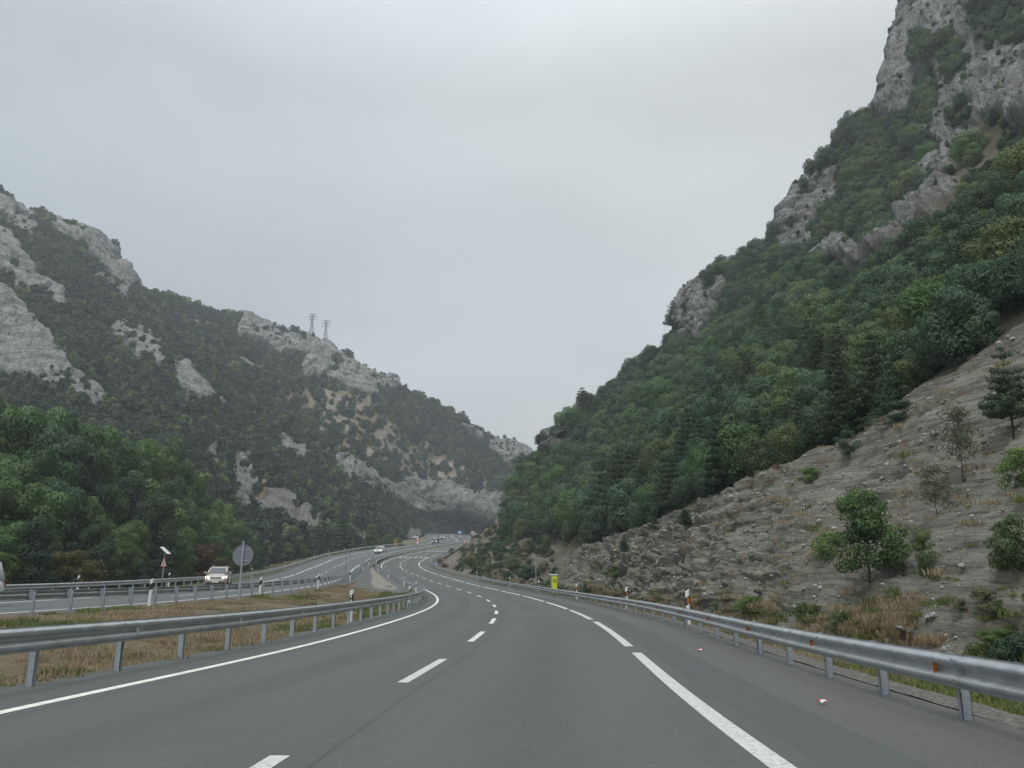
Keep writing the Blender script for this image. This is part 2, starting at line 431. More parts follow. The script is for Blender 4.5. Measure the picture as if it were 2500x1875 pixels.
# ground of the hills: forest floor, dry scrub, scree and limestone picked by vertex masks
def hill_mat(name, rock_lo, rock_hi, dip, cut=1.0):
    n = NT(name, 0.95)
    n1 = n.noise(0.12, 6, 0.6); n2 = n.noise(0.9, 6, 0.65); n3 = n.noise(4.0, 5, 0.7)
    floor = n.mix(n.rng(n2, 0.35, 0.65), (0.050, 0.048, 0.026), (0.115, 0.095, 0.052))
    dry = n.mix(n.rng(n2, 0.3, 0.7), (0.155, 0.105, 0.058), (0.25, 0.195, 0.125))
    dry = n.mix(n.rng(n1, 0.42, 0.62), dry, (0.30, 0.275, 0.24))
    bed = n.mapv((0.22, 0.22, 3.4), (rad(7), rad(-3), 0) if cut == 1.0 else dip)
    b1 = n.noise(0.55, 7, 0.72, bed, 0.4)
    scree = n.mix(n.rng(b1, 0.32, 0.68), (0.158, 0.155, 0.145), (0.385, 0.378, 0.350))
    b2 = n.noise(2.6, 6, 0.78, bed, 0.3)
    scree = n.mix(n.rng(b2, 0.37, 0.49, 0.85, 0.0), scree, (0.098, 0.093, 0.083))
    scree = n.mix(n.rng(b2, 0.56, 0.70, 0.0, 0.7), scree, (0.47, 0.452, 0.405))
    scree = n.mix(n.rng(n3, 0.58, 0.78), scree, (0.47, 0.455, 0.41))
    scree = n.mix(n.rng(n3, 0.30, 0.43, 0.75, 0.0), scree, (0.088, 0.083, 0.073))
    scree = n.mix(n.rng(n.noise(0.22, 5, 0.6), 0.52, 0.68, 0.0, 0.45), scree, (0.185, 0.165, 0.110))
    vert = n.mapv((1.0, 1.0, 0.28))
    r1 = n.noise(0.20, 8, 0.72, vert, 0.6)
    rock = n.mix(n.rng(r1, 0.34, 0.64), rock_lo, rock_hi)
    r2 = n.noise(0.75, 6, 0.7, vert)
    rock = n.mix(n.rng(r2, 0.30, 0.45, 0.7, 0.0), rock, (0.085, 0.085, 0.082))
    led = n.noise(0.30, 6, 0.7, n.mapv((0.25, 0.25, 2.6), dip), 0.5)
    rock = n.mix(n.rng(led, 0.37, 0.45, 0.85, 0.0), rock, (0.10, 0.098, 0.09))  # bedding bands, darkened to put shadow under ledges into the rock colour
    rock = n.mix(n.rng(n1, 0.56, 0.70, 0.0, 0.55), rock, (0.27, 0.205, 0.135))
    crk = n.math('ABSOLUTE', n.math('SUBTRACT', n.noise(0.42, 7, 0.65, vert, 1.2), 0.5))
    rock = n.mix(n.rng(crk, 0.0, 0.022, 0.75, 0.0), rock, (0.05, 0.05, 0.048))
    wv = n.n.new('ShaderNodeVectorMath'); wv.operation = 'ADD'; n.l.new(n.mapv((1.0, 1.0, 0.55)), wv.inputs[0])
    wn_ = n.n.new('ShaderNodeVectorMath'); wn_.operation = 'SCALE'; n.l.new(n.noise(0.35, 4, 0.6, out=1), wn_.inputs[0]); wn_.inputs['Scale'].default_value = 2.4; n.l.new(wn_.outputs[0], wv.inputs[1])
    k0 = 1.9 if cut == 1.0 else 1.0
    for sc_, wd_, st_ in ((0.11 * k0, 0.05, 0.85), (0.33 * k0, 0.055, 0.65)):
        rock = n.mix(n.rng(n.voro(sc_, wv.outputs[0], 'DISTANCE_TO_EDGE'), 0.0, wd_, st_, 0.0), rock, (0.055, 0.054, 0.05))
    tone = n.voro(0.11 * k0, wv.outputs[0])
    rock = n.mix(n.rng(tone, 0.1, 0.9, 0.0, 0.4), rock, tuple(x * 0.5 for x in rock_hi))
    pit = n.noise(1.5 if cut == 1.0 else 0.8, 7, 0.8)
    rock = n.mix(n.rng(pit, 0.34, 0.46, 0.8, 0.0), rock, (0.062, 0.064, 0.063))
    rock = n.mix(n.rng(pit, 0.58, 0.70, 0.0, 0.55), rock, tuple(min(1, x * 1.45) for x in rock_hi))
    rock = n.mix(n.rng(n.noise(0.55, 6, 0.7), 0.57, 0.66, 0.0, 0.85), rock, (0.062, 0.068, 0.040))
    c = n.mix(n.attr('dry'), floor, dry)
    scree = n.mix(1.0, scree, (1.76, 1.70, 1.54), 'MULTIPLY') if cut == 1.0 else scree
    if cut < 1: scree = n.mix(n.rng(n1, 0.4, 0.6), n.mix(1 - cut, scree, (0.06, 0.052, 0.042)), (0.135, 0.100, 0.062))
    c = n.mix(n.attr('scree'), c, scree)
    c = n.mix(n.attr('rock'), c, rock)
    c = n.mix(n.attr('ochre'), c, (0.23, 0.155, 0.082))
    n.col(c)
    n.bump(n.math('ADD', n.noise(2.2, 9, 0.75), n.math('MULTIPLY', pit, 1.2)), 1.0, 0.5) if cut < 1 else n.bump(n.math('ADD', n.math('ADD', n.noise(2.2, 9, 0.75), n.math('MULTIPLY', pit, 1.2)), n.math('MULTIPLY', n.math('MULTIPLY', b2, n.attr('scree')), 2.2)), 1.0, 0.5)
    return n.m
M['hill_r'] = hill_mat('near_hillside', (0.215, 0.214, 0.204), (0.475, 0.470, 0.445), (rad(8), rad(-14), 0))
M['hill_f'] = hill_mat('far_hillside', (0.190, 0.190, 0.184), (0.450, 0.446, 0.426), (rad(4), rad(14), 0), 0.55)

n = NT('dry_verge_soil', 0.95)
a1 = n.noise(0.5, 6, 0.6); a2 = n.noise(5, 6, 0.7)
c = n.mix(n.rng(a2, 0.3, 0.7), (0.120, 0.090, 0.055), (0.225, 0.178, 0.112))
c = n.mix(n.rng(a1, 0.50, 0.66, 0.0, 0.7), c, (0.080, 0.088, 0.034))
c = n.mix(n.rng(n.noise(22, 4, 0.7), 0.60, 0.75, 0.0, 0.7), c, (0.36, 0.33, 0.28))
n.col(c); n.bump(n.noise(9, 6, 0.7), 0.9, 0.12); M['verge'] = n.m
n = NT('gravel_verge', 0.95)
a2 = n.voro(14); a3 = n.noise(6, 5, 0.7)
c = n.mix(n.rng(a2, 0.0, 0.6), (0.26, 0.25, 0.235), (0.10, 0.095, 0.085))
c = n.mix(n.rng(a3, 0.45, 0.65, 0.0, 0.35), c, (0.15, 0.12, 0.08))
n.col(c); n.bump(a2, 0.8, 0.05); M['gravel'] = n.m
n = NT('valley_ground', 0.95)
n.col(n.mix(n.noise(0.05, 6), (0.05, 0.052, 0.028), (0.12, 0.10, 0.055))); M['ground'] = n.m
n = NT('rubble_stone', 0.95)
n.col(n.mix(n.rand(), (0.15, 0.147, 0.136), (0.36, 0.35, 0.325))); M['stone'] = n.m

# ------------------------------------------------------------------ the two carriageways (plan and level every few metres)
OY = [-14, 0, 8, 16, 24, 32, 40, 50, 60, 70, 80, 90, 100, 110, 120, 130, 140, 150, 160, 170, 180, 190, 200, 210, 220, 230, 240, 250, 260, 270, 280, 290, 300, 320, 340, 360, 380, 400, 420, 440, 460, 490]
OX = [-5.75, -5.396, -5.138, -4.654, -4.279, -4.167, -4.291, -4.751, -5.598, -6.885, -8.598, -10.68, -12.986, -15.385, -17.866, -20.394, -22.8, -24.76, -25.681, -25.324, -24.166, -22.634, -20.857, -18.928, -17.009, -15.384, -14.337, -14.017, -14.383, -15.382, -16.849, -18.433, -19.762, -21.264, -22.117, -23.741, -25.6, -25.8, -23.0, -17.0, -8.0, 10.0]
OZ = [0.55, 0.02, -0.29, -0.574, -0.784, -0.981, -1.179, -1.396, -1.552, -1.644, -1.668, -1.611, -1.464, -1.246, -0.975, -0.649, -0.214, 0.357, 1.052, 1.776, 2.488, 3.19, 3.879, 4.547, 5.19, 5.804, 6.388, 6.946, 7.489, 8.022, 8.546, 9.06, 9.559, 10.545, 11.525, 12.502, 13.4, 14.1, 14.7, 15.2, 15.6, 16.2]
PY = [-14, 10, 30, 50, 70, 90, 110, 130, 150, 165, 180, 200, 225, 250, 275, 300, 340, 360, 380, 400, 420, 440, 460, 490]
PX = [-20.4, -18.44, -16.83, -16.4, -17.02, -19.73, -22.56, -25.95, -28.1, -29.27, -28.26, -25.5, -21.66, -18.63, -19.01, -22.63, -25.98, -27.6, -29.6, -30.0, -27.2, -21.2, -12.0, 6.0]
PZ = [0.3, -0.18, -0.58, -0.84, -0.88, -0.9, -0.52, -0.01, 0.94, 1.88, 2.95, 4.25, 5.48, 6.74, 8.24, 10.06, 11.99, 13.0, 13.8, 14.5, 15.0, 15.4, 15.9, 16.5]
_q = np.arange(-14, 490.01, 0.5)
_OX, _OZ, _PX, _PZ = spline(OY, OX, _q), spline(OY, OZ, _q), spline(PY, PX, _q), spline(PY, PZ, _q)
_OD, _PD = np.gradient(_OX, 0.5), np.gradient(_PX, 0.5)
def _road(Y, off, X_, Z_, D_):
    Y = np.asarray(Y, float)
    x, z, d = np.interp(Y, _q, X_), np.interp(Y, _q, Z_), np.interp(Y, _q, D_)
    l = np.hypot(d, 1)
    return np.stack([x + off / l, Y - off * d / l, z + 0 * x], -1)
def own(Y, off=0.0, dz=0.0): return _road(Y, off, _OX, _OZ, _OD) + np.array([0, 0, dz])
def opp(Y, off=0.0, dz=0.0): return _road(Y, off, _PX, _PZ, _PD) + np.array([0, 0, dz])
def heading(fn, Y):
    a, b = fn(Y - 0.5), fn(Y + 0.5); return math.atan2(b[0] - a[0], b[1] - a[1])
def station(fn, off, u, lo, hi, dz=0.0):
    """station along a line whose picture column is u"""
    q = np.arange(lo, hi, 0.25); P = proj(fn(q, off, dz)); return float(q[np.abs(P[:, 0] - u).argmin()])
def nearest_station(fn, off, pts, lo=3, hi=260):
    q = np.arange(lo, hi, 0.25); P = proj(fn(q, off)); r = []
    for p in pts: r.append(float(q[((P - np.array(p)) ** 2).sum(1).argmin()]))
    return r
def grid_mesh(name, G, mat, smooth=True):
    a, b = G.shape[:2]
    i = np.arange(a * b).reshape(a, b)
    F = np.stack([i[:-1, :-1], i[:-1, 1:], i[1:, 1:], i[1:, :-1]], -1).reshape(-1, 4)
    return np_mesh(name, G.reshape(-1, 3), F, mat, smooth)
YR = np.concatenate([np.arange(-14, 120, 1.0), np.arange(120, 490.1, 2.0)])
def carriageway(name, fn, offs, mat):
    offs = np.asarray(offs, float)
    G = np.stack([fn(YR, o) for o in offs], 1)
    me = grid_mesh(name, G, mat)
    attr(me, 'lat', np.repeat(offs[None], len(YR), 0)); attr(me, 'lon', np.repeat(YR[:, None], len(offs), 1))
    o = link(bpy.data.objects.new(name, me)); return tag(o, kind='structure')
road = carriageway('road', own, np.concatenate([np.linspace(-1.45, 7.3, 15), [7.4, 8.2, 9.0, 9.75]]), M['asphalt'])
tag(road, 'grey asphalt carriageway curving left between the two steel barriers')
road2 = carriageway('opposite_road', opp, [2.3, 1.4, 0.5, 0.4, -1, -2, -3, -4, -5, -6, -7, -7.3, -9, -10.6], M['asphalt2'])
tag(road2, 'grey asphalt carriageway of the oncoming traffic beyond the median')

def strip(name, fn, y0, y1, off, width, mat, parent, dz=0.005, step=1.0):
    q = np.linspace(y0, y1, max(2, int((y1 - y0) / step) + 1))
    G = np.stack([fn(q, off - width / 2, dz), fn(q, off + width / 2, dz)], 1)
    G2 = G - np.array([0, 0, 0.004])
    n = len(q); V = np.concatenate([G.reshape(-1, 3), G2.reshape(-1, 3)])
    F = []
    for k in range(n - 1):
        a, b, c, d = 2 * k, 2 * k + 1, 2 * k + 3, 2 * k + 2; o = 2 * n
        F += [(a, b, c, d), (a, d, d + o, a + o), (b, b + o, c + o, c)]
    F += [(0, 2 * n, 2 * n + 1, 1), (2 * n - 2, 2 * n - 1, 4 * n - 1, 4 * n - 2)]
    return link(bpy.data.objects.new(name, np_mesh(name, V, np.array(F), mat, False)), parent)
LANE, EDGE = 3.5, 7.1
strip('edge_line', own, -13, 488, 0, 0.15, M['paint2'], road)
lane_px = [(617, 1862), (1042, 1632), (1166.4, 1553.6), (1205.8, 1517.8), (1213.9, 1495.3), (1207, 1479), (1192.8, 1466), (1169.7, 1456), (1145.3, 1446.7), (1119.8, 1438.6), (1094.6, 1431), (1072.2, 1424.3), (1053.3, 1418.2), (1033.6, 1411.4), (1018.7, 1406), (1004.4, 1400), (992.2, 1394.4), (982, 1389.4), (977.6, 1384.7), (977.3, 1380.2), (981, 1375.5), (988, 1370.7), (997, 1366.6)]
ls = nearest_station(own, LANE, lane_px, 3, 185)
ls[0] = 4.5
while ls[-1] < 330: ls.append(ls[-1] + 9.2)
for k, y in enumerate(ls):
    strip('lane_dash', own, y - 1.8, y + 1.8, LANE, 0.15, M['paint'] if k > 1 else M['paint3'], road, step=0.9)
gap_px = [(1546, 1586), (1444, 1521), (1387, 1490), (1331, 1470), (1273, 1454.5), (1220, 1442), (1175.3, 1432.4), (1134.6, 1423), (1098.7, 1413.8), (1070.9, 1406), (1047.8, 1398.5), (1032, 1391), (1021, 1385)]
gs = [-12.0] + nearest_station(own, EDGE, gap_px, 3, 175)
gs += [gs[-1] + 13, gs[-1] + 26]
for k in range(len(gs) - 1):
    strip('shoulder_dash', own, gs[k] + 0.8, gs[k + 1] - 0.8, EDGE, 0.19, M['paint3'] if k < 3 else M['paint'], road)
strip('edge_line', own, gs[-1] + 1, 488, EDGE, 0.22, M['paint'], road)
for y, l0, l1 in ((173, 0.3, 6.9), (196, 0.4, 6.9)):
    q = l0
    while q < l1 - 0.6:
        strip('rumble_bar', own, y - 1.2, y + 1.2, q + 0.38, 0.5, M['paint3'], road, step=1.2); q += 1.12
strip('edge_line', opp, -13, 488, 0, 0.17, M['paint2'], road2)
OPX = [(450 + a / 3.687, 1250 + b / 3.687) for a, b in ((1120, 605), (1190, 580), (1240, 560), (1280, 540), (1315, 520), (1355, 497), (1395, 477), (1430, 460), (1470, 440), (1520, 422), (1575, 405), (1630, 395))]
os_ = nearest_station(opp, -3.52, OPX, 30, 200)
st = (os_[-1] - os_[0]) / (len(os_) - 1)
os_ = [os_[0] - st * k for k in range(6, 0, -1)] + os_ + [os_[-1] + st * k for k in range(1, 14)]
for y in os_: strip('lane_dash', opp, y - 1.8, y + 1.8, -3.52, 0.15, M['paint'], road2, step=0.9)
q = -10.0
while q < 300:
    strip('shoulder_dash', opp, q, q + 11.5, -7.04, 0.22, M['paint'], road2); q += 13.2
# ribbed strip milled into the hard shoulder
V, F = [], []
for k, y in enumerate(np.arange(1.5, 60, 0.20)):
    for j, (dy, dz) in enumerate(((-0.10, 0.002), (-0.035, 0.018), (0.035, 0.018), (0.10, 0.002))):
        V += [own(y + dy, 7.40, 0.001), own(y + dy, 7.50, dz), own(y + dy, 8.05, dz), own(y + dy, 8.15, 0.001)]
    b = 16 * k
    F += [(b + 4 * q_ + c_, b + 4 * q_ + c_ + 1, b + 4 * q_ + c_ + 5, b + 4 * q_ + c_ + 4) for q_ in range(3) for c_ in range(3)]
n = NT('milled_asphalt', 0.9); n.col(n.mix(n.noise(60, 3), (0.072, 0.079, 0.077), (0.094, 0.102, 0.099)))
tag(link(bpy.data.objects.new('rumble_strip', np_mesh('rumble_strip', np.array(V), np.array(F), n.m, False)), road), kind='stuff')

# ------------------------------------------------------------------ ground
gm = np_mesh('ground', np.array([(-4500, -4500, -9), (4500, -4500, -9), (4500, 4500, -9), (-4500, 4500, -9)]), np.array([(0, 1, 2, 3)]), M['ground'])
tag(link(bpy.data.objects.new('ground', gm)), 'dull valley ground below the hills', kind='structure')
def between(name, A, B, n, mat, prof, ys):
    t = np.linspace(0, 1, n)
    G = A[:, None] * (1 - t)[None, :, None] + B[:, None] * t[None, :, None]
    G[..., 2] += prof(t[None, :], ys[:, None])
    p = G.reshape(-1, 3)
    w = np.sin(np.pi * np.clip(t, 0, 1))[None, :] ** 0.5
    G[..., 2] += (fbm(p * 0.7, 4, 3) * 0.10).reshape(G.shape[:2]) * w
    o = link(bpy.data.objects.new(name, grid_mesh(name, G, mat))); tag(o, kind='structure')
    return G, o
def edge_drop(t): return -0.02 - 0.10 * np.minimum(1, np.minimum(t, 1 - t) * 8)
MY = np.concatenate([np.arange(-14, 100, 0.5), np.arange(100, 480, 2.0)])
def med_prof(t, y):
    near = np.clip((70 - y) / 25, 0, 1)
    return edge_drop(t) + near * (0.24 * np.exp(-((t - 0.30) / 0.20) ** 2) - 0.16 * np.exp(-((t - 0.8) / 0.12) ** 2))
MED, mo = between('median_strip', opp(MY, 2.2), own(MY, -1.35), 41, M['verge'], med_prof, MY)
tag(mo, 'dry grassy median mound between the two carriageways')
# paved and concreted tip of the median where the carriageways close up
py = np.arange(60, 170, 1.0)
def sub_med(f, dz, ys):
    k = np.interp(ys, MY, np.arange(len(MY))); i = np.clip(k.astype(int), 0, len(MY) - 2); r = (k - i)[:, None]
    row = MED[i] * (1 - r[..., None]) + MED[i + 1] * r[..., None]
    return np.stack([np.array([np.interp(ff, np.linspace(0, 1, 41), row[a, :, c]) for c in range(3)]) for a, ff in enumerate(f)]) + np.array([0, 0, dz])
t0 = np.interp(py, [60, 66, 76, 90, 170], [0.30, 0.16, 0.06, 0.02, 0.02]); t1 = np.interp(py, [60, 66, 76, 90, 170], [0.45, 0.62, 0.9, 0.98, 0.98])
G = np.stack([sub_med(t0 * (1 - s) + t1 * s, 0.05, py) for s in np.linspace(0, 1, 14)], 1)
me = grid_mesh('paved_crossover', G, M['asphalt2']); attr(me, 'lat', np.full(G.shape[:2], 2.0)); attr(me, 'lon', np.repeat(py[:, None], 14, 1))
tag(link(bpy.data.objects.new('paved_crossover', me)), 'dark paved tip of the median beside the steel barrier', kind='structure')
py = np.arange(74, 150, 1.0)
t0 = np.interp(py, [74, 80, 92, 105, 150], [0.36, 0.30, 0.25, 0.24, 0.22]); t1 = np.interp(py, [74, 80, 92, 105, 150], [0.66, 0.78, 0.80, 0.74, 0.72])
G = np.stack([sub_med(t0 * (1 - s) + t1 * s, 0.085, py) for s in np.linspace(0, 1, 10)], 1)
G[:, 0, 2] -= 0.08; G[:, -1, 2] -= 0.08; G[0, :, 2] -= 0.08
tag(link(bpy.data.objects.new('concrete_apron', grid_mesh('concrete_apron', G, M['concrete']))), 'pale concrete apron in the tip of the median', kind='structure')
q = sub_med(np.array([0.56]), 0.09, np.array([83.0]))[0]
b = MB(); b.box(q + np.array([0, 0, 0.0]), (1.1, 0.9, 0.16), M['concrete']); b.box(q + np.array([0, -0.47, 0.015]), (0.9, 0.02, 0.12), M['black'])
dr = b.build('drain_inlet', None, bevel=0.02); tag(dr, 'small dark-mouthed drain inlet on the concrete apron', 'drain')
# verge at the foot of the cut, right of the road
RY = np.concatenate([np.arange(-14, 100, 0.5), np.arange(100, 330, 2.0)])
def foot_off(y): return np.interp(y, [0, 100, 150, 170, 200, 330], [12.2, 12.2, 12.4, 15.5, 19.0, 19.0])
fo = np.array([own(np.array([y]), foot_off(y))[0] for y in RY]); fo[:, 2] -= 0.30 + np.interp(RY, [150, 175, 330], [0, 1.6, 2.0])
VER, vo = between('roadside_verge', own(RY, 9.7), fo, 13, M['verge'], lambda t, y: edge_drop(t) * 1.0, RY)
tag(vo, 'dry weedy verge between the right barrier and the scree')
gr = np.stack([own(RY[:200], o, z) for o, z in ((9.72, 0.012), (9.95, 0.03), (10.2, 0.0), (10.45, -0.12))], 1)
gr[..., 2] += (fbm(gr.reshape(-1, 3) * 3, 3, 5) * 0.02).reshape(gr.shape[:2])
tag(link(bpy.data.objects.new('gravel_strip', grid_mesh('gravel_strip', gr, M['gravel']))), 'loose grey gravel along the shoulder edge', kind='structure')
# land beyond the outer barrier, running to the foot of the far mountain
LY = np.concatenate([np.arange(-20, 120, 2.0), np.arange(120, 480, 4.0)])
A = opp(np.maximum(LY, -14), -10.55); A[:, 1] = LY
B = A.copy(); wd = np.interp(LY, [-20, 40, 130, 200, 300, 480], [95, 90, 85, 45, 22, 30]); B[:, 0] -= wd; B[:, 2] -= 1.2
LEF, lo_ = between('wooded_bank', A, B, 25, M['verge'], lambda t, y: edge_drop(t) - 1.2 * np.clip(t * 6, 0, 1), LY)
tag(lo_, 'low bank carrying the roadside trees beyond the outer barrier')

# ------------------------------------------------------------------ hills built as sheets with real relief
def row(pts):
    t = np.array([p[1] for p in pts], float)
    P = np.array([unproj(*p[2:5]) if p[0] == 'p' else p[2:5] for p in pts], float)
    return t, P
def sheet(rows, tq, sub, dense=()):
    R = []
    for i, r in enumerate(rows):
        t, P = r
        Q = np.stack([np.interp(tq, t, P[:, c]) for c in range(3)], -1)
        if i not in dense:
            k = np.ones(13) / 13
            for c in range(3):
                e_ = np.concatenate([np.full(6, Q[0, c]), Q[:, c], np.full(6, Q[-1, c])]); Q[:, c] = np.convolve(e_, k, 'valid')
        R.append(Q)
    R = np.array(R); out = []
    n = len(R)
    for i in range(n - 1):
        p0, p1, p2, p3 = R[max(i - 1, 0)], R[i], R[i + 1], R[min(i + 2, n - 1)]
        for k in range(sub[i]):
            s = k / sub[i]
            lin = p1 * (1 - s) + p2 * s
            cat = 0.5 * ((2 * p1) + (-p0 + p2) * s + (2 * p0 - 5 * p1 + 4 * p2 - p3) * s * s + (-p0 + 3 * p1 - 3 * p2 + p3) * s ** 3)
            out.append(lin * 0.55 + cat * 0.45)
    out.append(R[-1])
    return np.array(out)
def normals(G):
    du = np.gradient(G, axis=1); dv = np.gradient(G, axis=0)
    N = np.cross(du, dv); L = np.linalg.norm(N, axis=-1, keepdims=True)
    N = N / np.maximum(L, 1e-9)
    A = np.linalg.norm(np.cross(du, dv), axis=-1)
    return N, A
def blur(m, n):
    for _ in range(n):
        a = np.pad(m, 1, mode='edge'); m = (a[1:-1, 1:-1] * 2 + a[:-2, 1:-1] + a[2:, 1:-1] + a[1:-1, :-2] + a[1:-1, 2:]) / 6
    return m
def polymask(G, polys, warp, seed, scale=0.05):
    p = G.reshape(-1, 3); q = proj(p)
    d = fbm(p * scale, 5, seed, 0.65); d2 = fbm(p * scale + 50, 5, seed + 9, 0.65)
    x, y = q[:, 0] + d * warp, q[:, 1] + d2 * warp
    m = np.zeros(len(p), bool)
    for poly in polys: m |= in_poly(x, y, poly)
    return m.reshape(G.shape[:2]).astype(float)
def cpoly(ox, oy, sc, pts): return [(ox + a / sc, oy + b / sc) for a, b in pts]

# --- near hillside, right of the road
FO = [(0, -14), (1, 6), (2, 15), (3, 22), (4, 34), (5, 52), (6, 78), (7, 112), (8, 138), (9, 152), (9.5, 170), (10, 215)]
def footp(y):
    p = own(np.array([y]), foot_off(y) - 0.15)[0]; return (p[0], p[1], p[2] - 0.42 - np.interp(y, [150, 175, 330], [0, 1.6, 2.0]))
r_foot = row([('w', t, *footp(y)) for t, y in FO])
r_top = row([('w', 0, 20, -6, 9), ('p', 1, 2500, 800, 27), ('p', 1.5, 2340, 905, 29), ('p', 2, 2230, 968, 31), ('p', 2.5, 2080, 1085, 33), ('p', 3, 1920, 1152, 36), ('p', 3.5, 1760, 1207, 45), ('p', 4, 1650, 1255, 54), ('p', 4.5, 1550, 1302, 66), ('p', 5, 1450, 1332, 82), ('p', 5.5, 1390, 1348, 96), ('p', 6, 1328, 1346, 114), ('p', 7, 1255, 1330, 133), ('p', 8, 1174, 1342, 149), ('p', 9, 1061, 1376, 153), ('w', 10, 6, 225, 9)])
r_m1 = row([('w', 0, 34, 4, 22), ('p', 1, 2520, 500, 45), ('p', 2, 2200, 750, 60), ('p', 2.5, 2060, 840, 70), ('p', 3, 1900, 950, 80), ('p', 4, 1640, 1080, 100), ('p', 5, 1460, 1180, 130), ('p', 6, 1318, 1262, 150), ('p', 7, 1268, 1280, 153), ('p', 8, 1190, 1312, 155), ('p', 9, 1062.5, 1374.5, 153.6), ('w', 10, 10, 230, 14)])
r_m2 = row([('w', 0, 55, 20, 44), ('p', 1, 2560, 330, 80), ('p', 2, 2210, 560, 110), ('p', 3, 1915, 770, 130), ('p', 4, 1650, 930, 160), ('p', 5, 1475, 1060, 180), ('p', 6, 1320, 1190, 175), ('p', 7, 1280, 1225, 166), ('p', 8, 1196, 1303, 156.5), ('p', 9, 1064, 1373.5, 154.2), ('w', 10, 14, 236, 20)])
r_c1 = row([('w', 0, 80, 40, 80), ('p', 1, 2600, 130, 108), ('p', 2, 2190, 340, 160), ('p', 2.5, 2060, 470, 170), ('p', 3, 1925, 640, 173), ('p', 4, 1665, 862, 190), ('p', 4.5, 1565, 985, 200), ('p', 5, 1500, 1005, 203), ('p', 6, 1323, 1138, 183), ('p', 7, 1286, 1176, 174), ('p', 8, 1199, 1297, 157.8), ('p', 9, 1064.6, 1373, 154.8), ('w', 10, 20, 245, 26)])
T_ = 22
cr = [(9, 1065, 1372.5, 155.4), (8.5, 1140, 1350, 156.5), (8, 1201, 1294, 159), (7.5, 1232, 1245 + 6, 166), (7, 1264, 1190 + 10, 173), (6.5, 1292, 1150 + 12, 181), (6, 1324, 1112 + 4, 187), (5.9, 1327, 1082, 187), (5.8, 1336, 1056, 188), (5.7, 1365, 1050 + T_, 191), (5.5, 1420, 990 + T_, 201), (5.3, 1455, 965 + T_, 207), (5, 1510, 925 + T_, 214), (4.8, 1560, 890 + T_, 213), (4.6, 1615, 850 + T_, 209), (4.42, 1672, 840, 204), (4.34, 1660, 806, 196), (4.26, 1652, 765, 195), (4.18, 1652, 735, 195), (4.1, 1664, 710, 196), (4.0, 1690, 690, 198), (3.8, 1740, 660 + 14, 199), (3.6, 1800, 632 + T_, 199), (3.4, 1850, 605 + T_, 197), (3.24, 1905, 578 + 16, 193), (3.14, 1927, 558, 188), (3.06, 1927, 510, 185), (3.0, 1936, 466, 184), (2.85, 1985, 415 + 8, 185), (2.7, 2040, 365 + 14, 187), (2.6, 2070, 325 + 12, 188), (2.5, 2104, 285 + 14, 189), (2.4, 2142, 228 + 10, 191), (2.3, 2183, 194, 193), (2.25, 2191, 150, 191), (2.2, 2190, 110, 190), (2.15, 2204, 40, 189), (2.1, 2222, -30, 189), (2.0, 2260, -150, 187), (1.5, 2480, -320, 180), (1, 2760, -450, 170)]
r_cr = row([('w', 10, 28, 255, 30)] + [('p', *c) for c in cr] + [('w', 0, 125, 62, 140)])
r_cr = (r_cr[0][::-1], r_cr[1][::-1])
b1 = r_cr[1] + np.stack([np.interp(r_cr[0], [0, 4, 6, 9, 10], [20, 16, 12, 6, 6]), np.interp(r_cr[0], [0, 2, 4, 6, 9, 10], [15, 26, 22, 14, 4, 10]), np.interp(r_cr[0], [0, 3, 6, 8, 9, 10], [6, 4, -3, -3, -1.5, -2])], -1)
b2 = r_cr[1] + np.stack([np.interp(r_cr[0], [0, 4, 6, 9, 10], [70, 60, 44, 30, 30]), np.interp(r_cr[0], [0, 4, 6, 9, 10], [80, 90, 60, 14, 40]), np.interp(r_cr[0], [0, 3, 6, 8, 9, 10], [-10, -25, -30, -14, -7, -22])], -1)
TQ = np.concatenate([np.arange(0, 1, 0.03), np.arange(1, 4.6, 0.0085), np.arange(4.6, 7, 0.0125), np.arange(7, 10.001, 0.02)])
HR = sheet([r_foot, r_top, r_m1, r_m2, r_c1, r_cr, (r_cr[0], b1), (r_cr[0], b2)], TQ, [190, 60, 60, 70, 90, 10, 10], dense=(0, 5, 6, 7))
RI = np.concatenate([np.arange(n_) / n_ + i for i, n_ in enumerate([190, 60, 60, 70, 90, 10, 10])] + [[7]])
rr, tt = np.meshgrid(RI, TQ, indexing='ij')
C3 = lambda pts: cpoly(1900, 0, 3.687, pts); C4 = lambda pts: cpoly(1600, 300, 2.458, pts)
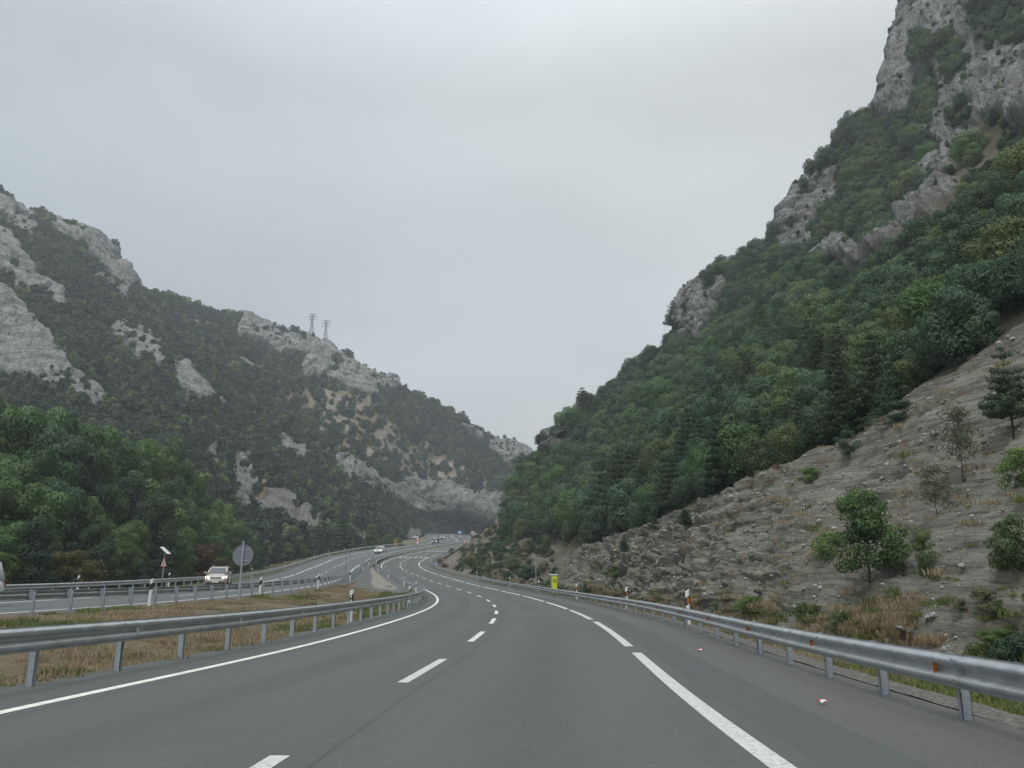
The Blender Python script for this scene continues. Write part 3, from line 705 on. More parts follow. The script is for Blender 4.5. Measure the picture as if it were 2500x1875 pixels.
R_ROCK = [[(1318, 1040), (1347, 1040), (1352, 1100), (1330, 1120), (1316, 1112)],
    C4([(90, 1130), (100, 1030), (190, 980), (300, 930), (380, 905), (425, 950), (440, 1050), (380, 1100), (330, 1180), (280, 1290), (170, 1320), (110, 1220)]),
    C4([(780, 640), (790, 480), (820, 390), (920, 335), (1080, 280), (1110, 400), (1090, 480), (1000, 580), (940, 700), (920, 770), (790, 800)]),
    C4([(1130, 720), (1180, 690), (1220, 780), (1250, 810), (1200, 860), (1080, 840), (1000, 900), (900, 930), (1000, 820)]),
    C4([(1720, 450), (1800, 385), (1880, 365), (1850, 450), (1750, 510), (1690, 580), (1570, 710), (1530, 830), (1400, 920), (1320, 885), (1430, 770), (1500, 670), (1620, 550)]),
    C4([(1200, 1000), (1330, 895), (1380, 920), (1300, 970)]),
    C3([(1040, -300), (2700, -300), (2700, 1150), (2212, 1150), (1950, 1100), (1800, 1200), (1700, 1300), (1600, 1480), (1480, 1560), (1360, 1640), (1420, 1500), (1530, 1220), (1540, 950), (1580, 800), (1540, 740), (1600, 650), (1250, 620), (1250, 950), (1180, 970), (1150, 820), (1000, 700), (1000, 500), (1080, 250), (1090, 100)]),
    C3([(690, 1060), (740, 900), (860, 830), (1000, 770), (1180, 820), (1250, 960), (950, 970), (880, 1080)])]
R_BUSH = [C3([(1215, 400), (1420, 390), (1720, 400), (1700, 540), (1560, 620), (1280, 610)]), C3([(1560, 560), (1800, 600), (1700, 760), (1560, 720)]),
    C3([(1640, 1110), (1810, 1100), (1800, 1200), (1640, 1200)]), C3([(1880, 90), (2300, 60), (2300, 480), (1980, 520), (1860, 380)])]
g_rock = polymask(HR, R_ROCK, 46, 21, 0.09) * (fbm(HR.reshape(-1, 3) * 0.11, 4, 23, 0.6).reshape(HR.shape[:2]) < 0.36)
g_rock = (blur(g_rock, 10) > 0.14).astype(float)
g_bush = polymask(HR, R_BUSH, 14, 31, 0.09)
pf = HR.reshape(-1, 3)
fz = fbm(pf * 0.06, 3, 77).reshape(rr.shape)
g_scree = np.clip((1.02 + 0.12 * fz - rr) * 14, 0, 1) * np.clip((6.0 - tt + fz * 1.2) * 1.6, 0, 1)
prom = np.clip((tt - 5.4) * 1.5, 0, 1)                                # scrubby nose of the hill beside the curve
g_scree = np.maximum(g_scree, prom * np.clip((0.95 - rr + 0.35 * fz) * 5, 0, 1) * np.clip(0.45 + fz * 2.2, 0, 1))
g_dry = np.clip(prom * np.clip((1.5 - rr + 0.6 * fz) * 3, 0, 1) + np.clip((tt - 7.0) * 2, 0, 0.75) + 0.8 * ((tt < 2.1) & (rr > 1.9) & (rr < 4.2)) * np.clip(0.3 + 2 * fz, 0, 1) + np.clip(0.55 - np.abs(rr - 1.02) * 7, 0, 1) + np.clip((0.10 - rr) * 9, 0, 0.8), 0, 1)
N, Ar = normals(HR)
if N[200, 300, 0] > 0: N = -N
rk = blur(g_rock, 4)
dep = np.maximum(HR[..., 1], 12)
ctl = np.clip((rr - 0.0) * 6, 0, 1) * np.clip((10 - tt) * 2, 0, 1) * np.clip((9.2 - tt) * 1.2, 0, 1)
def saw(x): return x - np.floor(x)
def crack(p, w, seed): return np.clip(1 - np.abs(vnoise(p, seed)) / w, 0, 1)
sc_n = -0.16 * crack(pf * np.array([0.5, 0.5, 2.2]) + pf[:, :1] * np.array([0, 0, 0.25]), 0.22, 43).reshape(rr.shape) + fbm(pf * 4.5, 2, 47).reshape(rr.shape) * 0.035 + fbm(pf * np.array([0.16, 0.16, 2.6]) + pf[:, 1:2] * np.array([0, 0, 0.31]), 4, 41).reshape(rr.shape) * 0.36 + saw((pf[:, 2] + 0.12 * pf[:, 1]) / 0.75 + fbm(pf * np.array([0.2, 0.2, 0.4]), 3, 95) * 2.0).reshape(rr.shape) * 0.24 + ridge(pf * np.array([0.25, 0.25, 1.1]) + 4, 3, 45).reshape(rr.shape) * 0.22 + fbm(pf * 1.9, 3, 49).reshape(rr.shape) * 0.06
fl_n = fbm(pf * 0.07, 4, 51).reshape(rr.shape) * 1.6
rk_n = (-2.8 * crack(pf * np.array([0.16, 0.16, 0.06]), 0.12, 71) - 1.4 * crack(pf * np.array([0.04, 0.04, 0.30]) + 7, 0.12, 73) - 0.7 * crack(pf * np.array([0.5, 0.5, 0.25]), 0.14, 75) + fbm(pf * 1.1, 3, 79) * 0.5 + fbm(pf * 0.8, 4, 81, 0.68) * 1.0 + ridge(pf * np.array([0.16, 0.16, 0.09]), 4, 61) * 1.7 + ridge(pf * np.array([0.05, 0.05, 0.20]) + 3, 3, 63) * 1.6 + fbm(pf * 0.45, 4, 65) * 1.1).reshape(rr.shape)
disp = prom * np.clip(rr * 4, 0, 1) * (fbm(pf * 0.35, 4, 91, 0.6).reshape(rr.shape) * 1.1) + g_scree * sc_n * np.clip(dep / 30, 0.7, 2.2) * (1 - rk) + (1 - g_scree) * fl_n * (1 - rk) * np.clip((rr - 1) * 2, 0, 1) + rk * (rk_n * 0.60 + 1.9 + 2.6 * np.clip(0.6 + 2 * fbm(pf * 0.06, 2, 97), 0, 1).reshape(rr.shape) * saw(pf[:, 2] / 5.2 + pf[:, 0] * 0.02 + fbm(pf * np.array([0.05, 0.05, 0.1]), 3, 96) * 1.8).reshape(rr.shape)) * np.clip((rr - 1) * 2, 0.2, 1)
edge_guard = np.where(np.abs(rr - 5) < 0.25, 0.35, 1.0)
HR = HR + N * (disp * ctl * edge_guard)[..., None]
me = grid_mesh('hillside', HR, M['hill_r'])
attr(me, 'rock', rk); attr(me, 'scree', blur(g_scree, 2)); attr(me, 'dry', blur(g_dry, 3)); attr(me, 'ochre', np.zeros(rr.shape))
hr_o = tag(link(bpy.data.objects.new('hillside', me)), 'steep wooded hillside with grey scree and cliffs above the right barrier', kind='structure')

# --- mountain across the valley, closing the view
MU = [-400, -150, 0, 150, 300, 450, 600, 750, 900, 1000, 1060, 1120, 1180, 1240, 1320, 1450]
MROWS = [
    [(1420, 95), (1420, 100), (1420, 105), (1415, 110), (1405, 118), (1400, 125), (1380, 150), (1350, 190), (1335, 245), (1318, 350), (1306, 440), (1303, 450), (1304, 450), (1306, 450), (1310, 450), (1315, 450)],
    [(1200, 130), (1200, 135), (1190, 140), (1180, 150), (1190, 160), (1240, 160), (1250, 195), (1240, 240), (1260, 290), (1272, 390), (1280, 468), (1287, 560), (1288, 555), (1291, 475), (1295, 452), (1300, 450)],
    [(1050, 180), (1050, 185), (1040, 190), (1040, 195), (1080, 195), (1150, 190), (1150, 240), (1150, 290), (1190, 330), (1228, 410), (1246, 446), (1241, 446), (1250, 446), (1272, 446), (1278, 446), (1280, 446)],
    [(900, 230), (880, 230), (860, 235), (930, 225), (980, 230), (1020, 240), (1060, 285), (1090, 330), (1150, 360), (1187, 430), (1185, 456), (1172, 458), (1180, 458), (1195, 456), (1210, 455), (1220, 455)],
    [(760, 270), (730, 270), (700, 275), (760, 270), (830, 285), (890, 300), (930, 340), (1000, 390), (1060, 410), (1110, 455), (1120, 478), (1125, 482), (1135, 482), (1160, 480), (1180, 480), (1190, 480)],
    [(560, 310), (560, 315), (580, 310), (640, 310), (740, 340), (800, 370), (850, 410), (920, 435), (970, 450), (1030, 480), (1060, 495), (1085, 500), (1105, 500), (1125, 500), (1150, 520), (1160, 520)],
    [(400, 345), (430, 345), (510, 340), (590, 335), (705, 365), (745, 410), (790, 450), (880, 455), (925, 480), (975, 500), (1005, 510), (1035, 515), (1070, 520), (1098, 520), (1130, 520), (1150, 520)]]
mrows = [row([('p', u, u, v, y) for u, (v, y) in zip(MU, r)]) for r in MROWS]
CM = [(-400, 310), (-150, 400), (-60, 440), (0, 480), (40, 508), (100, 530), (150, 533), (200, 550), (240, 568), (248, 600), (280, 652), (320, 695), (335, 716), (400, 732), (470, 752), (530, 772), (570, 786), (600, 776), (640, 792), (700, 812), (760, 824), (800, 844), (850, 872), (900, 903), (930, 930), (960, 945), (1000, 960), (1040, 980), (1080, 1000), (1120, 1022), (1160, 1055), (1180, 1067), (1220, 1082), (1270, 1106), (1310, 1126), (1450, 1160)]
cy = lambda u: float(np.interp(u, [-400, 0, 300, 450, 600, 900, 1320, 1450], [372, 370, 382, 436, 472, 496, 540, 540]))
m_cr = row([('p', u, u, v, cy(u)) for u, v in CM])
mrows += [m_cr, (m_cr[0], m_cr[1] + np.array([0, 40, -12.0])), (m_cr[0], m_cr[1] + np.array([0, 160, -75.0]))]
UQ = np.concatenate([np.arange(-400, -150, 8.0), np.arange(-150, 1340, 1.9), np.arange(1340, 1450.1, 8.0)])
SUBM = [20, 44, 60, 64, 64, 64, 60, 10, 8]
HF = sheet(mrows, UQ, SUBM, dense=(7, 8, 9))
RM = np.concatenate([np.arange(n_) / n_ + i for i, n_ in enumerate(SUBM)] + [[9]])
rm, um = np.meshgrid(RM, UQ, indexing='ij')
K1 = lambda pts: cpoly(0, 450, 2.765, pts); K2 = lambda pts: cpoly(600, 700, 2.765, pts); K7 = lambda pts: cpoly(450, 1050, 3.687, pts)
M_ROCK = [K1([(-300, -60), (0, 100), (80, 140), (200, 210), (230, 290), (230, 370), (150, 330), (90, 280), (0, 220), (-300, 100)]),
    K1([(-300, 150), (0, 330), (60, 370), (150, 460), (230, 570), (300, 640), (390, 700), (435, 770), (430, 845), (380, 830), (300, 750), (200, 720), (100, 690), (0, 600), (-300, 400)]),
    K1([(-300, 600), (0, 700), (120, 770), (200, 900), (300, 1010), (350, 1090), (400, 1210), (520, 1310), (650, 1380), (740, 1470), (760, 1570), (680, 1510), (480, 1430), (380, 1380), (200, 1330), (100, 1290), (-300, 1200)]),
    K1([(310, 215), (560, 240), (670, 300), (700, 370), (710, 470), (800, 560), (850, 640), (920, 690), (860, 700), (770, 650), (720, 570), (640, 490), (540, 430), (450, 350), (390, 315)]),
    K1([(770, 690), (830, 700), (865, 780), (820, 805), (780, 750)]), K1([(630, 615), (680, 660), (690, 690), (650, 660)]), K1([(700, 680), (740, 690), (745, 740), (705, 720)]),
    K1([(740, 935), (860, 945), (1000, 985), (1055, 1050), (1060, 1130), (1110, 1260), (1060, 1270), (1000, 1235), (930, 1180), (900, 1110), (830, 1095), (760, 1030)]),
    K1([(1150, 1220), (1250, 1220), (1330, 1290), (1400, 1390), (1445, 1480), (1470, 1430), (1510, 1500), (1480, 1535), (1440, 1490), (1400, 1505), (1330, 1480), (1250, 1390), (1200, 1375), (1160, 1270)]),
    K2([(-80, 330), (0, 200), (150, 225), (300, 275), (420, 315), (600, 385), (800, 480), (910, 550), (990, 635), (1070, 700), (900, 720), (780, 695), (640, 655), (500, 622), (380, 592), (370, 520), (260, 470), (100, 440)]),
    K2([(590, 1180), (700, 1195), (850, 1290), (1000, 1325), (1090, 1315), (1180, 1325), (1330, 1305), (1430, 1325), (1500, 1385), (1650, 1415), (1900, 1390), (1900, 1480), (1700, 1590), (1600, 1560), (1500, 1540), (1250, 1520), (1190, 1540), (1130, 1490), (1060, 1445), (900, 1405), (780, 1335), (680, 1295)]),
    K2([(1450, 900), (1520, 945), (1610, 1035), (1560, 1030), (1500, 960)]), K2([(1640, 1035), (1760, 1050), (1890, 1120), (1960, 1180), (1900, 1195), (1760, 1185), (1700, 1135)]),
    K7([(420, 250), (545, 250), (590, 390), (635, 560), (625, 700), (560, 665), (480, 635), (415, 560), (405, 400)]), K7([(140, 270), (240, 170), (295, 290), (272, 390), (200, 350)]),
    K7([(860, 130), (900, 100), (935, 200), (1080, 195), (1205, 260), (1190, 305), (1080, 255), (930, 215)]),
    K2([(190, 960), (250, 1010), (300, 1060), (390, 1080), (400, 1150), (300, 1130), (240, 1080)])]
M_CUT = [K7([(720, 575), (860, 575), (950, 615), (1000, 720), (1080, 700), (1200, 765), (1255, 860), (1240, 930), (960, 910), (850, 820), (640, 800), (440, 680), (450, 640), (600, 700)]), K7([(1450, 880), (1560, 890), (1640, 980), (1640, 1040), (1500, 1010)]), K7([(1980, 880), (2100, 900), (2120, 990), (1980, 990)])]
M_OCH = [K7([(638, 650), (652, 480), (676, 380), (696, 380), (704, 560), (712, 650)])]
M_DRY = [K2([(380, 620), (900, 725), (1150, 1000), (1520, 1240), (1850, 1400), (1350, 1330), (1000, 1320), (800, 1200), (560, 1060), (420, 880), (150, 820), (180, 690)]), K1([(1150, 800), (1500, 870), (1500, 1000), (1250, 960)]), K1([(330, 1230), (480, 1200), (700, 1330), (760, 1440), (560, 1320)]), K1([(880, 1500), (1000, 1520), (1110, 1600), (1040, 1610)]), K1([(1430, 1080), (1700, 1180), (1750, 1300), (1480, 1250)])]
f_rock = polymask(HF, M_ROCK, 30, 121, 0.05) * (fbm(HF.reshape(-1, 3) * 0.055, 4, 122, 0.6).reshape(HF.shape[:2]) < 0.36)
f_rock = (blur(f_rock, 8) > 0.2).astype(float)
f_cut = polymask(HF, M_CUT, 12, 123, 0.06)
f_och = polymask(HF, M_OCH, 5, 125, 0.1)
f_dry = polymask(HF, M_DRY, 50, 127, 0.03)
qf = HF.reshape(-1, 3)
patch = fbm(qf * 0.035, 4, 131).reshape(rm.shape)
NF, AF = normals(HF)
if NF[200, 300, 1] > 0: NF = -NF
rkf = blur(np.clip(f_rock + f_och + 0.55 * f_cut, 0, 1), 3)
dn = (-5.5 * crack(qf * np.array([0.085, 0.085, 0.03]), 0.12, 171) - 3.0 * crack(qf * np.array([0.014, 0.014, 0.15]) + qf[:, :1] * np.array([0, 0, 0.02]), 0.12, 173) - 1.4 * crack(qf * np.array([0.25, 0.25, 0.11]), 0.14, 175) + fbm(qf * 0.5, 3, 177) * 1.2 + fbm(qf * 0.35, 4, 181, 0.68) * 2.0 + ridge(qf * np.array([0.075, 0.075, 0.04]), 4, 141) * 2.4 + ridge(qf * np.array([0.02, 0.02, 0.14]) + qf[:, :1] * np.array([0, 0, 0.012]), 3, 143) * 2.6 + fbm(qf * 0.2, 4, 145) * 1.8).reshape(rm.shape)
dpf = np.clip(HF[..., 1] / 420, 0.35, 1.1)
dd = rkf * (dn * 0.60 + 2.0 + 4.6 * np.clip(0.6 + 2 * fbm(qf * 0.03, 2, 197), 0, 1).reshape(rm.shape) * saw(qf[:, 2] / 10.5 + qf[:, 0] * 0.025 + fbm(qf * np.array([0.02, 0.02, 0.05]), 3, 196) * 1.8).reshape(rm.shape)) * dpf + (1 - rkf) * fbm(qf * 0.028, 4, 147).reshape(rm.shape) * 4.0 * dpf * np.clip(rm - 0.6, 0, 1) + f_cut * ridge(qf * np.array([0.2, 0.2, 0.08]), 3, 149).reshape(rm.shape) * 0.8
dd *= np.where(np.abs(rm - 7) < 0.22, 0.4, 1.0) * np.where((rm > 0.9) & (rm < 2.0) & (um > 1030) & (um < 1230), 0.45, 1.0)
HF = HF + NF * dd[..., None]
me = grid_mesh('mountain', HF, M['hill_f'])
attr(me, 'rock', rkf); attr(me, 'scree', blur(f_cut, 2)); attr(me, 'dry', np.clip(blur(f_dry, 4) + np.clip(patch - 0.25, 0, 1) * 1.5, 0, 1)); attr(me, 'ochre', blur(f_och, 2) * 0.7)
hf_o = tag(link(bpy.data.objects.new('mountain', me)), 'scrub covered mountain with pale limestone cliffs closing the valley', kind='structure')

# ------------------------------------------------------------------ plants
def leaf_mesh(name, lumps, n, size, mat, seed, upper=0.25, flat=0.0, aspect=1.0):
    r = np.random.default_rng(seed)
    C = np.array([l[0] for l in lumps], float); R = np.array([l[1] for l in lumps], float)
    w = R[:, 0] * R[:, 1] + R[:, 0] * R[:, 2]; k = r.choice(len(lumps), n, p=w / w.sum())
    d = r.normal(size=(n, 3)); d[:, 2] += upper * np.abs(r.normal(size=n)); d /= np.linalg.norm(d, axis=1, keepdims=True)
    rad_ = 0.62 + 0.46 * r.random(n) ** 0.6
    P = C[k] + d * R[k] * rad_[:, None]
    nn = d + r.normal(size=(n, 3)) * 0.55 + np.array([0, 0, flat]); nn /= np.linalg.norm(nn, axis=1, keepdims=True)
    h = r.normal(size=(n, 3)); a = np.cross(nn, h); a /= np.linalg.norm(a, axis=1, keepdims=True); b = np.cross(nn, a)
    s = size * (0.55 + 0.9 * r.random(n))[:, None]
    a = a * s * 0.5; b = b * s * 0.5 * aspect
    V = np.stack([P - a - b * 0.35, P + a * 0.3 - b, P + a + b * 0.35, P - a * 0.3 + b], 1).reshape(-1, 3)
    F = np.arange(n * 4).reshape(n, 4)
    me = np_mesh(name, V, F, mat)
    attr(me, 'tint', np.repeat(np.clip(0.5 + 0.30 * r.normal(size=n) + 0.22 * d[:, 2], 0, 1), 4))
    sn = d * 0.9 + nn * 0.5 + np.array([0, 0, 0.2]); sn /= np.linalg.norm(sn, axis=1, keepdims=True)
    me.normals_split_custom_set_from_vertices(np.repeat(sn, 4, 0).tolist())
    return me
def broad_lumps(seed, w, h, z0, n):
    r = random.Random(seed); L = []
    for i in range(n):
        t = (i + 0.5) / n; zz = z0 + (h - z0) * (0.08 + 0.80 * t)
        rr_ = w * 0.5 * math.sin(math.pi * (0.16 + 0.74 * t)) ** 0.8
        a = i * 2.4 + r.uniform(-.5, .5); q = rr_ * r.uniform(0.25, 0.72)
        s = w * r.uniform(0.16, 0.27) * (1.15 - 0.35 * t)
        L.append(((q * math.cos(a), q * math.sin(a), zz), (s, s, s * r.uniform(0.75, 1.1))))
    L.append(((0, 0, z0 + (h - z0) * 0.45), (w * 0.25, w * 0.25, (h - z0) * 0.34)))
    return L
def open_lumps(seed, w, h, z0, n, lean=0.0):
    r = random.Random(seed); L = []
    for i in range(n):
        t = r.random() ** 0.8; zz = z0 + (h - z0) * (0.05 + 0.88 * t)
        rr_ = w * 0.5 * math.sin(math.pi * (0.2 + 0.72 * t)) ** 0.7; a = r.uniform(0, 6.28); q = rr_ * r.uniform(0.2, 0.98)
        s = w * r.uniform(0.07, 0.16)
        L.append(((q * math.cos(a) + lean * t, q * math.sin(a), zz), (s * 1.25, s * 1.25, s * r.uniform(0.6, 0.9))))
    return L
def trunk_mesh(name, h, r0, seed, limbs=5, lean=0.05, top=0.78):
    r = random.Random(seed); b = MB(); p = Vector((0, 0, -0.4)); k = 5
    pts = [p]
    for i in range(k): pts.append(pts[-1] + Vector((r.uniform(-lean, lean) * h / k * 2, r.uniform(-lean, lean) * h / k * 2, h * top / k)))
    for i in range(k): b.tube(pts[i], pts[i + 1], r0 * (1 - i / k * 0.8), M['bark'], r0 * (1 - (i + 1) / k * 0.8), 7)
    for i in range(limbs):
        q = pts[1 + i % (k - 1)].lerp(pts[2 + i % (k - 1)], r.random()); a = i * 2.4 + r.random()
        L = h * r.uniform(0.16, 0.28)
        b.tube(q, q + Vector((math.cos(a) * L, math.sin(a) * L, L * r.uniform(0.5, 1.0))), r0 * 0.32, M['bark'], r0 * 0.08, 5)
    return b.mesh(name, True)
def pine_crown(name, h, w, n, size, mat, seed, base=0.14, gap=0.0):
    r = random.Random(seed); L = []; tiers = 9
    for t in range(tiers):
        f = base + (1 - base) * t / tiers; rr_ = w * 0.5 * (1 - f) ** 0.75 * r.uniform(0.8, 1.1) + 0.12
        m = max(3, int(6 * (1 - f) + 3))
        for j in range(m):
            if r.random() < gap: continue
            a = j * 2 * math.pi / m + t * 0.9 + r.uniform(-.3, .3)
            for q in (0.42, 0.86):
                s = rr_ * (0.30 if q < 0.6 else 0.24) + 0.08
                L.append(((math.cos(a) * rr_ * q, math.sin(a) * rr_ * q, h * (f + 0.05 + 0.025 * q)), (s, s, s * 0.42 + 0.05)))
    L.append(((0, 0, h * 0.95), (0.16, 0.16, h * 0.055)))
    return leaf_mesh(name, L, n, size, mat, seed, 0.1, 0.5, 0.6)
def pine_trunk(name, h, r0, seed):
    r = random.Random(seed); b = MB(); b.tube((0, 0, -0.4), (0, 0, h * 0.97), r0, M['bark'], r0 * 0.15, 7)
    for t in range(9):
        f = 0.12 + 0.8 * t / 9
        for j in range(5):
            a = j * 1.257 + t * 0.9; L = h * 0.2 * (1 - f)
            b.tube((0, 0, h * f), (math.cos(a) * L, math.sin(a) * L, h * f + L * 0.15), r0 * 0.22, M['bark'], r0 * 0.07, 4)
    return b.mesh(name, True)

OAK = []                                                 # unit holm oaks, about 5 m wide and 4.6 m high
for i, mk in enumerate(('leaf_oak', 'leaf_oak', 'leaf_oak2', 'leaf_green', 'leaf_dark')):
    OAK.append((leaf_mesh('oak_crown', broad_lumps(40 + i, 5.2, 4.7, 0.5, 10 + i), 8200, 0.155, M[mk], 50 + i), trunk_mesh('oak_trunk', 4.2, 0.16, 60 + i)))
PINE = [(pine_crown('pine_crown', 6.2, 4.4, 6500, 0.20, M['needle'], 70 + i), pine_trunk('pine_trunk', 6.2, 0.13, 80 + i)) for i in range(3)]
BROAD = {}
for k_, mk in enumerate(('leaf_green', 'leaf_light', 'leaf_dark', 'leaf_ochre')):
    BROAD[mk] = [(leaf_mesh('tree_crown', broad_lumps(90 + i + 7 * k_, 6.6, 12, 1.2, 17), 15000, 0.21, M[mk], 95 + i + 7 * k_), trunk_mesh('tree_trunk', 11, 0.2, 99 + i + 7 * k_, 8)) for i in range(2)]
FAR = [leaf_mesh('small_crown', broad_lumps(120 + i, 5.2, 4.4, 0.2, 8), 420, 0.62, M[mk], 130 + i) for i, mk in enumerate(('leaf_far', 'leaf_far', 'leaf_far2', 'leaf_oak2'))]
BUSH = [(leaf_mesh('shrub_foliage', open_lumps(150 + i, 2.6, 1.8, 0.05, 26), 4200, 0.085, M[mk], 155 + i), trunk_mesh('shrub_stem', 1.3, 0.035, 158 + i, 6, 0.12, 0.6)) for i, mk in enumerate(('leaf_oak2', 'leaf_light', 'leaf_dark', 'leaf_grey', 'leaf_rust', 'leaf_ochre'))]

SOURCE = {}
FINE = {0: (leaf_mesh('oak_crown', open_lumps(171, 4.4, 4.9, 0.5, 40, 0.3), 9000, 0.115, M['leaf_green'], 172), trunk_mesh('oak_trunk', 4.3, 0.10, 173, 9)),
        1: (leaf_mesh('oak_crown', open_lumps(174, 4.4, 4.8, 0.1, 34, 0.4), 8000, 0.115, M['leaf_oak2'], 175), trunk_mesh('oak_trunk', 4.2, 0.10, 176, 8)),
        2: (leaf_mesh('oak_crown', open_lumps(177, 5.2, 4.6, 0.2, 34), 8000, 0.12, M['leaf_dark'], 178), trunk_mesh('oak_trunk', 4.2, 0.12, 179, 8)),
        3: (leaf_mesh('sapling_crown', open_lumps(180, 4.2, 4.9, 0.8, 44), 2600, 0.12, M['leaf_grey'], 181), trunk_mesh('sapling_trunk', 4.6, 0.06, 182, 16, 0.06, 0.9)),
        4: (pine_crown('pine_crown', 6.2, 4.6, 6500, 0.17, M['needle'], 183, 0.22, 0.25), pine_trunk('pine_trunk', 6.2, 0.12, 184))}
def plant(name, parts, loc, s, rz, label, cat, group=None, sz=None, names=('crown', 'trunk')):
    o = empty(name, loc, label, cat, group, rz)
    o.scale = (s, s, sz if sz else s)
    for nm, me in zip(names, parts): link(bpy.data.objects.new(nm, me), o)
    SOURCE.setdefault(parts[0].name, o.children[0] if o.children[0].data == parts[0] else o.children[1])
    return o

def scatter(name, src_mesh, P, scl, rot, label):
    """one object of kind stuff: many copies of a plant or stone spread over points"""
    me = bpy.data.meshes.new(name); P = np.asarray(P, np.float32)
    me.vertices.add(len(P)); me.vertices.foreach_set('co', P.ravel())
    attr(me, 'scl', scl); attr(me, 'rot', rot)
    me.materials.append(src_mesh.materials[0])
    o = tag(link(bpy.data.objects.new(name, me)), label, kind='stuff')
    src = SOURCE[src_mesh.name]
    g = bpy.data.node_groups.new(name, 'GeometryNodeTree')
    g.interface.new_socket('Geometry', in_out='INPUT', socket_type='NodeSocketGeometry'); g.interface.new_socket('Geometry', in_out='OUTPUT', socket_type='NodeSocketGeometry')
    N_ = g.nodes; gi, go = N_.new('NodeGroupInput'), N_.new('NodeGroupOutput')
    oi = N_.new('GeometryNodeObjectInfo'); oi.inputs['Object'].default_value = src; oi.inputs['As Instance'].default_value = True
    ip = N_.new('GeometryNodeInstanceOnPoints')
    a1 = N_.new('GeometryNodeInputNamedAttribute'); a1.data_type = 'FLOAT'; a1.inputs[0].default_value = 'scl'
    a2 = N_.new('GeometryNodeInputNamedAttribute'); a2.data_type = 'FLOAT'; a2.inputs[0].default_value = 'rot'
    cx = N_.new('ShaderNodeCombineXYZ'); L_ = g.links
    L_.new(a2.outputs[0], cx.inputs[2])
    L_.new(gi.outputs[0], ip.inputs['Points']); L_.new(oi.outputs['Geometry'], ip.inputs['Instance'])
    L_.new(cx.outputs[0], ip.inputs['Rotation']); L_.new(a1.outputs[0], ip.inputs['Scale']); L_.new(ip.outputs[0], go.inputs[0])
    md = o.modifiers.new('spread', 'NODES'); md.node_group = g
    return o

def darts(P, W, R, n, seed, k=1.0):
    """weighted choice of points with spacing k * radius"""
    r = np.random.default_rng(seed); p = W.ravel() / W.sum()
    idx = r.choice(len(p), n, p=p)
    keep, cell = [], {}
    S_ = 3.0
    Pf, Rf = P.reshape(-1, 3), R.ravel()
    for i in idx:
        q = Pf[i]; rd = Rf[i] * k; c = (int(q[0] // S_), int(q[1] // S_), int(q[2] // S_)); ok = True; m = int(rd // S_) + 1
        for a in range(-m, m + 1):
            for b in range(-m, m + 1):
                for d in range(-m, m + 1):
                    for j in cell.get((c[0] + a, c[1] + b, c[2] + d), ()):
                        e_ = Pf[j] - q
                        if e_ @ e_ < rd * rd: ok = False; break
                    if not ok: break
                if not ok: break
            if not ok: break
        if ok: keep.append(i); cell.setdefault(c, []).append(i)
    return np.array(keep)

# --- wood on the near hillside
N2, A2 = normals(HR)
jit = RNG.random(rr.shape)
P0 = proj(HR.reshape(-1, 3)).reshape(*rr.shape, 2)
rk_near = np.clip((110 - HR[..., 1]) / 20, 0, 1) * np.clip((rr - 2.3) * 3, 0, 1)
wood = (1 - np.clip(g_scree * 1.3, 0, 1)) * (1 - np.clip(rk * 2.6, 0, 1)) * (rr > 0.98) * (rr < 6.4)
wood *= 1 - np.clip(prom * (1.7 - rr) * 1.1, 0, 0.95)
wood *= np.where(tt > 5.2, np.clip((rr - 1.12) * 5, 0, 1), 1) * np.clip(1 - (tt - 6.9) * 1.7, 0.0, 1) * np.where((tt > 6.4) & (rr < 3.0), 0.45, 1)
wood *= 1 - 0.55 * rk_near
wood *= 1 - 0.86 * ((P0[..., 0] > 2240) & (P0[..., 1] < 600) & (HR[..., 1] < 165))
siz = (1 - 0.5 * rk_near) * (0.66 + 0.78 * jit ** 1.6) * np.interp(HR[..., 1], [20, 60, 120, 200], [0.42, 0.66, 0.95, 1.08]) * (1 - 0.62 * np.clip(rk * 1.5, 0, 1) * (1 - g_bush)) * (1 - 0.45 * np.clip(blur(g_rock, 10) * 2, 0, 1))
hpx = siz * 4.6 * FOC / np.maximum(HR[..., 1], 12)
hide = np.zeros(rr.size, bool)
for f_ in (0.45, 0.9):
    for poly in R_ROCK: hide |= in_poly(P0[..., 0].ravel(), (P0[..., 1] - hpx * f_).ravel(), poly)
wood *= 1 - 0.85 * hide.reshape(rr.shape)
wood = np.maximum(wood, g_bush * 0.9 * (rr > 1)); wood = np.maximum(wood, rk * 0.035 * (rr > 1) * (rr < 6))
vis = (P0[..., 0] > -100) & (P0[..., 0] < 2650) & (P0[..., 1] > -160) & (tt > 0.6)
keep = darts(HR, wood * A2 * vis, siz * 5.0, 26000, 5, 0.47)
kp, ks = HR.reshape(-1, 3)[keep], siz.ravel()[keep]
kt, kr = tt.ravel()[keep], rr.ravel()[keep]
is_pine = (RNG.random(len(keep)) < np.where((kr < 2.0) & (kt > 2.2), 0.34, 0.08)) & (rk.ravel()[keep] < 0.3)
appear = ks / kp[:, 1] * (1 + 0.4 * (kr < 1.4))
pp = proj(kp)
inn = (pp[:, 0] > -20) & (pp[:, 0] < 2540) & (pp[:, 1] > -30) & (kr < 5.02)
appear = np.where(inn, appear, 0)
top = np.argsort(-appear)[:230]
single = np.zeros(len(keep), bool); single[top] = True
